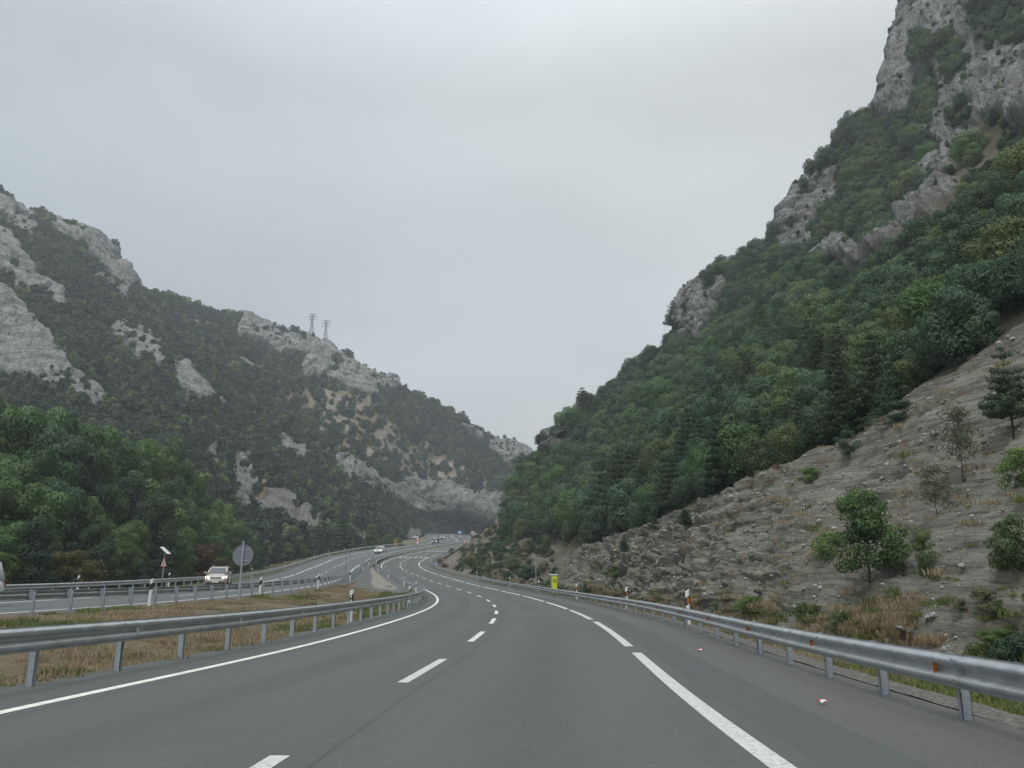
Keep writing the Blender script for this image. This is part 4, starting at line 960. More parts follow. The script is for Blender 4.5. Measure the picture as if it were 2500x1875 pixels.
def hill_label(kind, i, t_, r_, s_, px):
    where = ('above the scree' if r_ < 1.22 else 'low in the wood' if r_ < 1.8 else 'amid the wood' if r_ < 2.8 else 'high in the wood' if r_ < 4 else 'on the ledges')
    side = ('by the frame edge' if t_ < 1.5 else 'beneath the tall corner cliff' if t_ < 2.4 else 'beneath the middle cliff' if t_ < 3.6 else 'beneath the overhanging cliff' if t_ < 4.7 else 'towards the road bend' if t_ < 6 else 'on the nose of the hill')
    return f"{kind} {where} {side}"
oakv = ['dark holm oak', 'rounded holm oak', 'olive green oak', 'fresh green tree', 'nearly black oak']
ORD = ['first', 'second', 'third', 'fourth', 'fifth', 'sixth', 'seventh', 'eighth', 'ninth', 'tenth', 'eleventh', 'twelfth', 'thirteenth', 'fourteenth', 'fifteenth', 'sixteenth', 'seventeenth', 'eighteenth', 'nineteenth', 'twentieth', 'twenty-first', 'twenty-second', 'twenty-third', 'twenty-fourth', 'twenty-fifth', 'twenty-sixth', 'twenty-seventh', 'twenty-eighth']
def number_labels(lst, tail):
    """things that would share a label are counted along the picture"""
    by = {}
    for o, u in lst: by.setdefault(o['label'], []).append((u, o))
    for lb, v in by.items():
        if len(v) > 1:
            v.sort(key=lambda q: q[0])
            for k, (u, o) in enumerate(v): o['label'] = f"{lb}, {ORD[min(k, 27)]} {tail}"
LBL = []
for i in top:
    x, y, z = kp[i]
    if is_pine[i]:
        v = int(RNG.integers(3)); parts = PINE[v]; kind, cat, nm = 'blue green pine', 'pine tree', 'pine_tree'; s = ks[i] * 0.98
    else:
        v = int(RNG.choice(5, p=(.31, .29, .2, .08, .12))); parts = OAK[v]; kind, cat, nm = oakv[v], 'tree', 'oak_tree'; s = ks[i] * 1.06
    o = plant(nm, parts, (x, y, z - 0.25), s, RNG.random() * 6.28, hill_label(kind, i, kt[i], kr[i], s, pp[i]), cat, 'trees in the wood on the near hillside', s * RNG.uniform(0.85, 1.2))
    LBL.append((o, pp[i][0]))
number_labels(LBL, 'from the bend')
rest = ~single
ch = RNG.choice(5, len(keep), p=(.31, .29, .2, .08, .12))
hl = ['mass of dark holm oaks covering the near hillside', 'mass of rounded holm oaks covering the near hillside', 'mass of olive green oaks on the near hillside', 'mass of fresh green trees on the near hillside', 'mass of nearly black evergreens on the near hillside']
for j in range(5):
    m = rest & ~is_pine & (ch == j)
    scatter('oak_woods', OAK[j][0], kp[m] - np.array([0, 0, 0.25]), ks[m] * 1.06, RNG.random(m.sum()) * 6.28, hl[j])
m = rest & is_pine
scatter('pine_woods', PINE[0][0], kp[m] - np.array([0, 0, 0.25]), ks[m] * 0.95, RNG.random(m.sum()) * 6.28, 'mass of blue green pines on the near hillside')

# --- scrub on the far mountain
NF2, AF2 = normals(HF)
qd = proj(HF.reshape(-1, 3)).reshape(*rm.shape, 2)
dry_f = np.clip(blur(f_dry, 4) + np.clip(patch - 0.2, 0, 1), 0, 1)
wf = (1 - np.clip(rkf * 1.5, 0, 1)) * (1 - np.clip(blur(f_cut, 2) * 1.5, 0, 1)) * (rm > 0.05) * (rm < 8.2) * np.where(dry_f > 0.25, 0.05 + 0.22 * np.clip(patch, 0, 1), 1.0) + rkf * 0.07 * np.clip(patch * 4, 0, 1) * (rm > 0.5) * (rm < 7)
wf *= ~((um > 1035) & (um < 1215) & (rm > 0.85) & (rm < 2.25))
sf0 = 0.50 + 0.85 * RNG.random(rm.shape) ** 1.5
hpf = sf0 * 4.3 * FOC / HF[..., 1]
hide = np.zeros(rm.size, bool)
for poly in M_ROCK: hide |= in_poly(qd[..., 0].ravel(), (qd[..., 1] - hpf * 0.75).ravel(), poly)
wf *= 1 - 0.8 * (hide.reshape(rm.shape) & (rkf < 0.4))
visf = (qd[..., 0] > -160) & (qd[..., 0] < 1400) & (qd[..., 1] > 380)
sf = 1.08 * sf0 * np.interp(HF[..., 1], [120, 300, 450], [0.85, 1.0, 1.12]) * np.where(rkf > 0.4, 0.42, 1) * np.where(dry_f > 0.35, 0.8, 1)
kf = darts(HF, wf * AF2 * visf, sf * 5.0, 52000, 8, 0.39)
fp, fs = HF.reshape(-1, 3)[kf], sf.ravel()[kf]
cf = RNG.choice(4, len(kf), p=(.34, .30, .18, .18))
fl = ['dark holm oak scrub covering the far mountain', 'holm oak thickets covering the far mountain', 'nearly black thickets on the far mountain', 'olive green thickets on the far mountain']
for j in range(4):
    m = cf == j
    i0 = np.where(m & (rm.ravel()[kf] > 6.9) & (rm.ravel()[kf] < 7.1))[0]
    i0 = i0[0] if len(i0) else np.where(m)[0][0]
    o = link(bpy.data.objects.new('ridge_tree', FAR[j])); o.location = fp[i0] - np.array([0, 0, 0.3]); o.scale = (fs[i0],) * 3
    tag(o, ['dark bushy tree standing against the sky on the far ridge', 'rounded bushy tree on the skyline of the far ridge', 'nearly black bush on the far mountain ridge', 'olive bush on the far mountain ridge'][j], 'tree', 'trees along the far ridge')
    SOURCE[FAR[j].name] = o
    m[i0] = False
    scatter('scrub_woods', FAR[j], fp[m] - np.array([0, 0, 0.3]), fs[m], RNG.random(m.sum()) * 6.28, fl[j])

# --- roadside trees on the bank beyond the outer barrier
def bank_z(x, y):
    k = int(np.abs(LY - y).argmin()); return float(np.interp(-x, -LEF[k, :, 0], LEF[k, :, 2]))
TOPL = [(-200, 930), (0, 930), (70, 965), (200, 990), (226, 1012), (340, 1055), (395, 1042), (430, 1045), (455, 1120), (500, 1187), (565, 1232), (600, 1275), (680, 1280), (780, 1300), (800, 1262), (836, 1250), (850, 1270), (870, 1300), (940, 1305), (1010, 1318)]
_yq = np.arange(24, 236, 1.0); _uq = proj(opp(_yq, -16.0))[:, 0]
def yfront(u): return float(np.interp(u, _uq, _yq))
bt = []
r = random.Random(3)
for rowi, (dy, f0, f1, st_) in enumerate(((3.5, 0.62, 0.85, 44), (9, 0.34, 0.6, 50), (16, 0.10, 0.34, 54), (24, -0.04, 0.04, 46))):
    u = -190.0 + 13 * rowi
    while u < 985:
        yf = yfront(u); y = yf + dy * (0.7 + yf / 160) + r.uniform(-1.5, 1.5)
        vt = np.interp(u, *zip(*TOPL)); vb = np.interp(u, [0, 600, 1000], [1430, 1405, 1330])
        v = vt + (vb - vt) * r.uniform(f0, f1) + r.uniform(-6, 8)
        p = np.array(unproj(u, v, y)); zb = bank_z(p[0], y); h = p[2] - zb
        if h > 1.2: bt.append((p[0], y, zb, h, u, rowi))
        u += st_ * np.interp(u, [0, 500, 700, 1000], [1.0, 0.72, 0.55, 0.42]) * r.uniform(0.8, 1.25)
rows_ = ['front bank row', 'second bank row', 'third bank row', 'tall back row']
BL = []
kinds_ = {'leaf_green': 'leafy green tree', 'leaf_light': 'pale green tree', 'leaf_dark': 'dark green tree', 'leaf_ochre': 'yellowing tree'}
def bank_where(u): return ('by the white van' if u < 130 else 'behind the warning sign' if u < 460 else 'behind the silver car' if u < 570 else 'past the round grey sign' if u < 700 else 'along the barrier bend' if u < 860 else 'near the beige car')
for x, y, zb, h, u, ri in bt:
    rust = ri == 0 and (470 < u < 560 or 150 < u < 215)
    mk = r.choices(('leaf_green', 'leaf_light', 'leaf_dark', 'leaf_ochre'), ((.46, .12, .36, .06), (.56, .2, .2, .04), (.56, .3, .14, 0), (.6, .35, .05, 0))[ri])[0]
    if rust: continue
    if u > 540 and ri < 3 and r.random() < 0.4:
        k_ = r.randrange(3); s = h / 6.3
        BL.append((plant('pine_tree', PINE[k_], (x, y, zb), s, r.uniform(0, 6.28), f"dark pine {rows_[ri]} {bank_where(u)}", 'pine tree', 'trees on the roadside bank', s), u))
        continue
    parts = BROAD[mk][r.randrange(2)]; sz = h / 12.2; sx = min(1.25, max(0.34, sz ** 0.6 * r.uniform(0.8, 1.0)))
    BL.append((plant('roadside_tree', parts, (x, y, zb), sx, r.uniform(0, 6.28), f"{kinds_[mk]} in {rows_[ri]} {bank_where(u)}", 'tree', 'trees on the roadside bank', sz), u))
number_labels(BL, 'from the van')
for u, v, h, mi, lb in ((505, 1335, 3.4, 4, 'rust coloured autumn tree behind the silver car'), (545, 1365, 2.9, 5, 'ochre autumn tree between the silver car and the round sign'), (480, 1405, 2.0, 4, 'low rusty red shrub beside the silver car'), (180, 1350, 4.0, 5, 'ochre autumn tree behind the barrier near the white van')):
    y = yfront(u) + 1.5; p = np.array(unproj(u, v, y)); zb = bank_z(p[0], y); s = max(0.8, (p[2] - zb) / 1.75)
    plant('autumn_tree', BUSH[mi], (p[0], y, zb), s * 0.95, u, lb, 'tree', 'autumn trees on the roadside bank', s, ('foliage', 'stem'))
k_ = 0
yp = yfront(838) + 2; p = np.array(unproj(838, 1252, yp)); zb = bank_z(p[0], yp)
plant('pine_tree', PINE[1], (p[0], yp, zb), (p[2] - zb) / 6.9, 1.0, 'tall slim dark pine standing above its neighbours on the bank', 'pine tree', 'trees on the roadside bank', (p[2] - zb) / 6.3)
for u, v in ((907, 1275), (943, 1302), (968, 1310)):
    y = yfront(u) + 2
    p = np.array(unproj(u, v, y)); zb = bank_z(p[0], y); s = (p[2] - zb) / 12.2
    plant('roadside_tree', BROAD['leaf_light'][k_ % 2], (p[0], y, zb), s * 1.25, k_, ('slender bright green poplar-like tree beyond the beige car', 'bushy yellow green tree beyond the outer barrier curve', 'small yellow green tree next to the orange post')[k_], 'tree', 'trees on the roadside bank', s); k_ += 1

# --- single trees and shrubs on the scree and verge
HQ = proj(HR.reshape(-1, 3)); HY = HR.reshape(-1, 3)
HQ[(tt.ravel() < 0.3)] = -9999
def ground_at(u, v):
    d = np.hypot(HQ[:, 0] - u, HQ[:, 1] - v)
    c = np.where(d < 9)[0]
    if len(c) == 0: return HY[d.argmin()]
    return HY[c[HY[c, 1].argmin()]]
def px_height(p, hpx): return hpx * p[1] / FOC
SHR = [  # base column, base row, height in pixels, width factor, mesh, name, category, label
    (2118, 1425, 225, 0.85, FINE[0], 'young_oak', 'tree', 'young green tree growing alone low on the grey scree'),
    (2255, 1402, 120, 0.66, FINE[1], 'young_oak', 'tree', 'narrow bright olive bush tree right of the lone scree tree'),
    (2018, 1358, 62, 1.2, BUSH[1], 'shrub', 'shrub', 'pale green shrub left of the lone scree tree'),
    (2345, 1155, 165, 0.8, FINE[3], 'young_ash', 'tree', 'sparse grey green sapling high on the scree'),
    (2282, 1255, 130, 0.9, FINE[3], 'shrub', 'shrub', 'thin greyish shrub midway up the scree'),
    (2180, 1035, 58, 2.2, FINE[2], 'spreading_shrub', 'shrub', 'low spreading dark shrub on the upper rim of the scree'),
    (2068, 1112, 66, 0.9, FINE[2], 'shrub', 'shrub', 'round dark shrub on the upper rim of the scree'),
    (1975, 1170, 38, 1.3, BUSH[1], 'shrub', 'shrub', 'small yellow green shrub under the scree rim'),
    (1668, 1300, 70, 0.9, FINE[4], 'young_pine', 'pine tree', 'bushy young pine on the middle scree'),
    (1590, 1292, 58, 0.55, FINE[2], 'cypress_shrub', 'shrub', 'small dense column shaped conifer at the scree rim'),
    (1520, 1345, 46, 0.9, PINE[1], 'young_pine', 'pine tree', 'small dark pine at the scree foot beyond the yellow post'),
    (2470, 1060, 240, 0.8, FINE[4], 'pine_tree', 'pine tree', 'open dark pine with bare lower trunk on the scree shoulder'),
    (2492, 1180, 95, 1.0, BUSH[1], 'shrub', 'shrub', 'bright yellow green shrub cut by the frame edge'),
    (2470, 1390, 130, 0.9, BUSH[0], 'shrub', 'shrub', 'brownish olive shrub on the steep scree by the frame edge'),
    (2490, 1650, 95, 1.6, BUSH[2], 'shrub', 'shrub', 'dark shrub behind the barrier at the frame edge'),
    (2430, 1590, 60, 1.6, BUSH[1], 'shrub', 'shrub', 'light green weeds at the scree foot beside the dark shrub'),
    (2050, 1530, 44, 1.9, BUSH[0], 'shrub', 'shrub', 'low green scrub on the scree foot behind the barrier'),
    (1950, 1500, 34, 1.6, BUSH[0], 'shrub', 'shrub', 'small olive scrub at the scree foot'),
    (1830, 1490, 40, 1.8, BUSH[1], 'shrub', 'shrub', 'pale green weed clump behind the barrier past the nearest delineator'),
    (2400, 1490, 55, 1.3, BUSH[3], 'shrub', 'shrub', 'dry grey shrub on the lower scree'),
    (1500, 1400, 28, 1.5, BUSH[0], 'shrub', 'shrub', 'olive scrub clump by the yellow post'),
    (1210, 1350, 34, 1.3, OAK[0], 'shrub', 'shrub', 'dark shrub on the nose of the hill'),
    (1245, 1385, 30, 1.5, OAK[2], 'shrub', 'shrub', 'olive shrub low on the nose of the hill'),
    (1285, 1405, 34, 1.6, OAK[1], 'shrub', 'shrub', 'rounded shrub behind the distant barrier'),
    (1150, 1375, 22, 1.5, BUSH[5], 'shrub', 'shrub', 'ochre shrub at the foot of the hill nose'),
    (1190, 1395, 20, 1.8, BUSH[0], 'shrub', 'shrub', 'small olive shrub beside the bend')]
for u, v, hp, wf_, parts, nm, cat, lb in SHR:
    p = ground_at(u, v); h = px_height(p, hp)
    uh = 1.75 if parts in BUSH else 6.2 if parts in PINE or parts is FINE[4] else 4.7
    s = h / uh; nmz = ('crown', 'trunk') if parts not in BUSH else ('foliage', 'stem')
    plant(nm, parts, (p[0], p[1], p[2] - 0.08), s * wf_ if parts not in BUSH else s * wf_ * 0.8, u * 0.37, lb, cat, 'plants on the scree' if v > 0 else None, s, nmz)
# skyline trees on the near hill
for u, v, hp, lb in ((1895, 590, 48, 'spindly tree standing alone on the skyline beside the middle cliff'), (1950, 452, 30, 'small round tree on top of the middle cliff'), (2005, 400, 60, 'bushy tree on the skyline above the middle cliff'), (2078, 300, 44, 'small tree on a skyline step under the corner cliff'), (1346, 1060, 34, 'flat topped tree on the rock knob beside the valley gap'), (1462, 975, 46, 'open crowned tree on the skyline above the valley gap'), (1720, 690, 40, 'spreading tree on top of the small overhanging cliff')):
    d = np.hypot(HQ[:, 0] - u, HQ[:, 1] - v); c = np.where((d < 14) & (np.abs(rr.ravel() - 5) < 0.5))[0]
    p = HY[c[0]] if len(c) else ground_at(u, v)
    s = px_height(p, hp) / 4.7
    pl = plant('skyline_tree', OAK[0 if hp > 40 else 4], (p[0], p[1], p[2] - 0.2), s * 0.95, u, lb, 'tree', 'trees on the near skyline', s)

# --- low scrub on the nose of the hill and along the scree foot
ws = (np.clip(prom * 1.2, 0, 1) * (rr > 0.05) * (rr < 5.0) * np.clip(0.5 + fz * 1.5, 0, 1) + 0.10 * g_scree * np.clip((0.3 - rr) * 5, 0, 1) + 0.012 * g_scree * np.clip(fz + 0.2, 0, 1)) * A2 * vis * (tt < 9.2)
ss = (0.35 + 0.75 * jit ** 2) * np.interp(HR[..., 1], [10, 60, 150], [0.3, 0.55, 0.85])
kb_ = darts(HR, ws, ss * 2.4, 700, 15, 0.5)
for j, (bi, lb) in enumerate(((0, 'low olive scrub dotted over the hill nose and scree'), (2, 'low dark scrub dotted over the hill nose and scree'), (3, 'dry grey scrub dotted over the hill nose and scree'))):
    sel = kb_[j::3]; scatter('low_scrub', BUSH[bi][0], HY[sel] - np.array([0, 0, 0.06]), ss.ravel()[sel], RNG.random(len(sel)) * 6.28, lb)

# --- loose stones, grass and weeds
def stone_mesh(seed):
    r_ = np.random.default_rng(seed)
    import bmesh
    bm = bmesh.new(); bmesh.ops.create_icosphere(bm, subdivisions=1, radius=0.5)
    for v in bm.verts: v.co = Vector(np.array(v.co) * r_.uniform(0.6, 1.15, 3) * np.array([1.2, 0.9, 0.6]))
    me = bpy.data.meshes.new('stone'); bm.to_mesh(me); bm.free(); me.materials.append(M['stone']); return me
def tuft_mesh(name, mat, n, h, w, seed):
    r_ = np.random.default_rng(seed); V, F, T = [], [], []
    for i in range(n):
        a = r_.uniform(0, 6.28); q = w * r_.random() ** 0.7; x, y = q * math.cos(a), q * math.sin(a); hh = h * r_.uniform(0.35, 1.15)
        b = r_.uniform(0, 6.28); l = hh * r_.uniform(0.2, 1.3); bw = 0.007 + 0.008 * r_.random()
        dx, dy = math.cos(b + 1.57) * bw, math.sin(b + 1.57) * bw; k = len(V)
        V += [(x - dx, y - dy, -0.03), (x + dx, y + dy, -0.03), (x + math.cos(b) * l * .4 + dx * .8, y + math.sin(b) * l * .4 + dy * .8, hh * .6), (x + math.cos(b) * l * .4 - dx * .8, y + math.sin(b) * l * .4 - dy * .8, hh * .6), (x + math.cos(b) * l, y + math.sin(b) * l, hh), (x + math.cos(b) * l + dx * .2, y + math.sin(b) * l + dy * .2, hh)]
        F += [(k, k + 1, k + 2, k + 3), (k + 3, k + 2, k + 5, k + 4)]; T += [r_.random()] * 6
    me = np_mesh(name, np.array(V), np.array(F), mat); attr(me, 'tint', T)
    return me
ST = [stone_mesh(3), stone_mesh(4)]
wst = g_scree * A2 * vis * (dep < 120) * (rr < 1.05)
for j in range(2):
    n_ = 3200
    i_ = RNG.choice(wst.size, n_, p=wst.ravel() / wst.sum()); sc_ = (0.04 + 0.20 * RNG.random(n_) ** 3) * np.interp(HY[i_, 1], [10, 40, 120], [0.8, 1.2, 2.2])
    lead = link(bpy.data.objects.new('boulder', ST[j])); q = ground_at((2216, 1850)[j], (1530, 1440)[j]); lead.location = q; lead.scale = (0.55, 0.5, 0.4)
    tag(lead, ('pale boulder lying at the foot of the scree', 'small pale boulder under the middle scree')[j], 'boulder')
    SOURCE[ST[j].name] = lead
    scatter('scree_rubble', ST[j], HY[i_] + N2.reshape(-1, 3)[i_] * 0, sc_, RNG.random(n_) * 6.28, ('loose grey rubble strewn over the scree', 'angular stone fragments strewn over the scree')[j])
TF = [tuft_mesh('straw_tuft', M['straw'], 70, 0.105, 0.28, 1), tuft_mesh('green_tuft', M['blade'], 70, 0.13, 0.26, 2)]
def strew(G, ys, dens, n, seed):
    r_ = np.random.default_rng(seed); a = r_.random(n); i = np.minimum((np.interp(a, np.cumsum(dens) / dens.sum(), np.arange(len(ys)))).astype(int), len(ys) - 2)
    j = r_.random(n) * (G.shape[1] - 1.001); jj = j.astype(int); t_, f_ = r_.random(n)[:, None], (j - jj)[:, None]
    p0 = G[i, jj] * (1 - f_) + G[i, jj + 1] * f_; p1 = G[i + 1, jj] * (1 - f_) + G[i + 1, jj + 1] * f_
    return p0 * (1 - t_) + p1 * t_, j / (G.shape[1] - 1)
for j, (nm, lb) in enumerate((('dry_grass', 'dry straw coloured grass on the verges and median'), ('green_grass', 'green weeds and grass along the verges and median'))):
    pa, fa = strew(MED, MY, np.where(MY < 68, 1.0, 0.0) * (MY > 4), (9000, 5200)[j], 20 + j)
    cl = fbm(pa * 0.35, 3, 200 + j)
    ka = (cl > -0.05) if j == 0 else ((cl > 0.26) | ((fa > 0.80) & (cl > 0.0)) | ((pa[:, 1] > 40) & (fa > 0.6)))
    pb, fb = strew(VER, RY, np.where((RY < 110) & (RY > 3), 1.0 / np.maximum(RY, 12) * 20, 0), (8000, 3200)[j], 24 + j)
    cb = fbm(pb * 0.5, 3, 210 + j); kb = (cb > -0.2 + 0.1 * j) & (fb > 0.22)
    wt = np.clip((0.22 - rr) * 6, 0, 1) * A2 * vis * (rr < 0.22) * (dep < 110) / dep + g_scree * A2 * vis * (dep < 90) * np.clip(fz, 0, 1) * 0.06 / dep
    n_ = (3600, 1300)[j]; i_ = RNG.choice(wt.size, n_, p=wt.ravel() / wt.sum()); pc = HY[i_]; cc = fbm(pc * 0.4, 3, 230 + j); pc = pc[cc > -0.1 + 0.1 * j]
    pl_, fl_ = strew(LEF[:, :4], LY, np.where((LY > 20) & (LY < 200), 1.0, 0), (3000, 2500)[j], 28 + j)
    P_ = np.concatenate([pa[ka], pb[kb], pc, pl_]); s_ = (0.5 + (1.0 + 0.3 * j) * RNG.random(len(P_)) ** (2 + j)) * np.interp(P_[:, 1], [8, 60, 120], [0.9, 1.1, 1.5])
    lead = link(bpy.data.objects.new('grass_clump', TF[j])); lead.location = P_[0]
    tag(lead, ('single dry grass clump on the median mound', 'single green grass clump on the median mound')[j], 'grass clump'); SOURCE[TF[j].name] = lead
    scatter(nm, TF[j], P_, s_, RNG.random(len(P_)) * 6.28, lb)
HAZE, TOPZ = 0.0005, float(max(HR[..., 2].max(), HF[..., 2].max())) + 14.0

# ------------------------------------------------------------------ steel barriers
PROF = [(0.012, 0.752), (0.004, 0.745), (0.012, 0.730), (0.066, 0.712), (0.083, 0.690), (0.083, 0.668), (0.066, 0.648), (0.010, 0.620), (0.002, 0.597), (0.010, 0.574), (0.066, 0.546), (0.083, 0.526), (0.083, 0.504), (0.066, 0.482), (0.012, 0.464), (0.004, 0.450), (0.012, 0.442)]
def beam_mesh(fn, off, side, ya, yb, base, lap, dh=0.0):
    n = max(2, int(math.ceil((yb - ya) / (0.5 if ya < 170 else 1.0))) + 1); ys = np.linspace(ya, yb, n)
    ring = [(a + lap, h) for a, h in PROF] + [(a + lap - 0.004, h) for a, h in PROF[::-1]]
    rg = []
    for y in ys:
        rg.append([tuple(fn(y, off + side * (0.10 + a), h + dh) - base) for a, h in ring])
    b = MB(); b.loft(rg, M['steel'], cap=False); return b.mesh('beam', True)
pm = MB(); 
for d, c in (((0.012, 0.055, 1.1), (0.0, 0, 0.17)), ((0.10, 0.006, 1.1), (-0.044, 0.0245, 0.17)), ((0.10, 0.006, 1.1), (-0.044, -0.0245, 0.17)), ((0.006, 0.055, 1.1), (-0.09, 0, 0.17))): pm.box(c, d, M['post'])
POST = pm.mesh('post')
sm = MB(); sm.box((0.053, 0, 0.60), (0.092, 0.11, 0.25), M['post']); sm.box((0.053, 0, 0.735), (0.088, 0.15, 0.012), M['post']); SPACER = sm.mesh('spacer')
bm_ = MB(); bm_.tube((0, 0, 0), (0.016, 0, 0), 0.015, M['post'], 0.012, 8); BOLT = bm_.mesh('bolt')
def refl_mesh(mat):
    b = MB(); b.add([(0.0, -0.035, -0.055), (0.045, -0.05, -0.055), (0.045, -0.05, 0.055), (0.0, -0.035, 0.055), (0.0, 0.006, -0.055), (0.045, -0.038, -0.055), (0.045, -0.038, 0.055), (0.0, 0.006, 0.055)], [(0, 1, 2, 3), (4, 7, 6, 5), (0, 4, 5, 1), (3, 2, 6, 7), (1, 5, 6, 2), (0, 3, 7, 4)], mat); return b.mesh('reflector')
RF_O, RF_W = refl_mesh(M['orange']), refl_mesh(M['reflect'])
def barrier(label, fn, off, side, y0, y1, refl, step=2.0, dh=0.0):
    base = fn(y0, off); o = empty('crash_barrier', base, label, 'crash barrier', 'steel crash barriers along the carriageways')
    y, k = y0, 0
    while y < y1 - 0.1:
        yb = min(y1, y + 4.0)
        link(bpy.data.objects.new('beam', beam_mesh(fn, off, side, y, yb + 0.12, base, 0.004 * (k % 2), dh)), o)
        hd = -heading(fn, y)
        if y < 75:
            for h in (0.71, 0.53, 0.60):
                q = fn(y + 0.06, off + side * (0.10 + (0.022 if h == 0.60 else 0.070) + 0.012), h + dh) - base
                bo = link(bpy.data.objects.new('bolt', BOLT), o); bo.location = q; bo.rotation_euler = (0, 0, hd + (0 if side > 0 else math.pi))
        if refl and y < 130:
            q = fn(y + 0.55, off + side * 0.125, 0.597 + dh) - base
            ro = link(bpy.data.objects.new('reflector', refl), o); ro.location = q; ro.rotation_euler = (0, 0, hd if side > 0 else hd); ro.scale = (side, 0.8, 0.7)
        y = yb; k += 1
    y = y0 + 0.4
    while y < y1:
        hd = -heading(fn, y); q = fn(y, off) - base
        p = link(bpy.data.objects.new('post', POST), o); p.location = q + np.array([0, 0, dh]); p.rotation_euler = (0, 0, hd + (0 if side > 0 else math.pi))
        if y < 150:
            s = link(bpy.data.objects.new('spacer', SPACER), p)
        y += step if y < 150 else step * 2
    return o
barrier('near left steel barrier between the median mound and the cream edge line', own, -1.12, 1, -4, 330, RF_W)
barrier('right steel barrier with orange reflectors at the foot of the scree', own, 9.45, -1, -4, 300, RF_O, dh=-0.13)
barrier('median side barrier of the oncoming carriageway, seen from its post side', opp, 1.25, -1, 2, 340, None)
barrier('outermost barrier in front of the roadside trees', opp, -10.35, 1, 6, 486, None)

# ------------------------------------------------------------------ delineator posts
def delineator_parts(refl):
    b = MB(); w, d, h = 0.065, 0.045, 1.18
    sec = [(-w, d), (-w * 0.9, -d * 0.4), (-w * 0.4, -d), (w * 0.4, -d), (w * 0.9, -d * 0.4), (w, d)]
    b.loft([[(x, y, -0.15) for x, y in sec], [(x, y, h - 0.04 + (x / w) * 0.04) for x, y in sec]], M['white'])
    body = b.mesh('body')
    b = MB(); g = 1.06
    b.loft([[(x * g, y * g, 0.70 + (x / w) * 0.05) for x, y in sec], [(x * g, y * g, 0.95 + (x / w) * 0.05) for x, y in sec]], M['black']); band = b.mesh('black_band')
    rs = []
    if refl == 'amber':
        b = MB(); b.box((0, -d * g - 0.003, 0.825), (0.045, 0.008, 0.17), M['amber']); rs.append(b.mesh('amber_reflector'))
    elif refl == 'dots':
        for z in (0.77, 0.89):
            b = MB(); b.tube((0, -d * g, z), (0, -d * g - 0.007, z), 0.030, M['reflect'], n=12); rs.append(b.mesh('round_reflector'))
    return body, band, rs
DL = {k: delineator_parts(k) for k in ('amber', 'dots', 'none')}
def delineator(fn, off, y, kind, label, group, dz=0.0, lean=0.0):
    p = fn(y, off, dz); o = empty('delineator_post', p, label, 'delineator post', group, -heading(fn, y))
    o.rotation_euler[1] = lean
    body, band, rs = DL[kind]
    link(bpy.data.objects.new('body', body), o); bb = link(bpy.data.objects.new('black_band', band), o)
    for r_ in rs: link(bpy.data.objects.new(r_.name.split('.')[0], r_), bb)
    return o
gL, gI, gO, gR = 'delineators along the near left barrier', 'delineators along the median of the oncoming carriageway', 'delineators along the outermost barrier', 'delineators along the right barrier'
for u, a, b_, lb in ((854, 20, 35, 'black banded delineator with two round reflectors behind the near left barrier'), (999, 33, 50, 'delineator where the near left barrier starts to bend away'), (1015.5, 62, 92, 'delineator behind the inner loop of the bend, close to the edge line'), (986.5, 90, 112, 'delineator on the bend between the drain apron and the edge line'), (957, 112, 130, 'small delineator near the middle of the bend'), (926, 130, 150, 'distant delineator at the tightest point of the bend'), (917, 145, 165, 'far delineator at the pinch of the two barriers')):
    delineator(own, -1.55, station(own, -1.55, u, a, b_), 'dots', lb, gL, -0.06)
for u, a, b_, lb in ((365, 25, 45, 'tall delineator in the median left of the round sign'), (635, 40, 62, 'tall delineator in the median just past the round sign'), (776, 56, 78, 'delineator in front of the median side barrier, second past the round sign'), (854, 68, 98, 'delineator near the tip of the median barrier'), (889, 88, 125, 'delineator at the curved end of the median barrier'), (899, 110, 150, 'delineator beyond the curved end of the median barrier')):
    delineator(opp, 1.62, station(opp, 1.62, u, a, b_), 'none', lb, gI, -0.05, 0.02)
for k, u in enumerate((188, 412, 613, 660, 694, 730, 767, 801, 840)):
    delineator(opp, -10.9, station(opp, -10.9, u, 15, 190), 'none', ('delineator on the outer barrier near the white van', 'delineator on the outer barrier beside the triangular warning sign', 'delineator on the outer barrier just beyond the round grey sign', 'second delineator on the outer barrier beyond the round grey sign', 'third delineator on the outer barrier beyond the round grey sign', 'delineator halfway along the rising outer barrier', 'delineator on the outer barrier before the slim pine', 'delineator on the outer barrier under the slim pine', 'last visible delineator on the outer barrier before the beige car')[k], gO, 0.0)
for u, a, b_, lb in ((1680, 12, 30, 'delineator with amber reflector, closest one on the right barrier'), (1530, 18, 40, 'delineator with amber reflector, second along the right barrier'), (1408, 28, 62, 'delineator next to the yellow post on the right barrier'), (1315, 50, 90, 'delineator between the grey pole and the yellow post'), (1244.6, 70, 110, 'small delineator left of the grey pole'), (1164, 90, 135, 'tiny delineator on the far part of the right barrier')):
    delineator(own, 9.95, station(own, 9.95, u, a, b_), 'amber', lb, gR, -0.05)

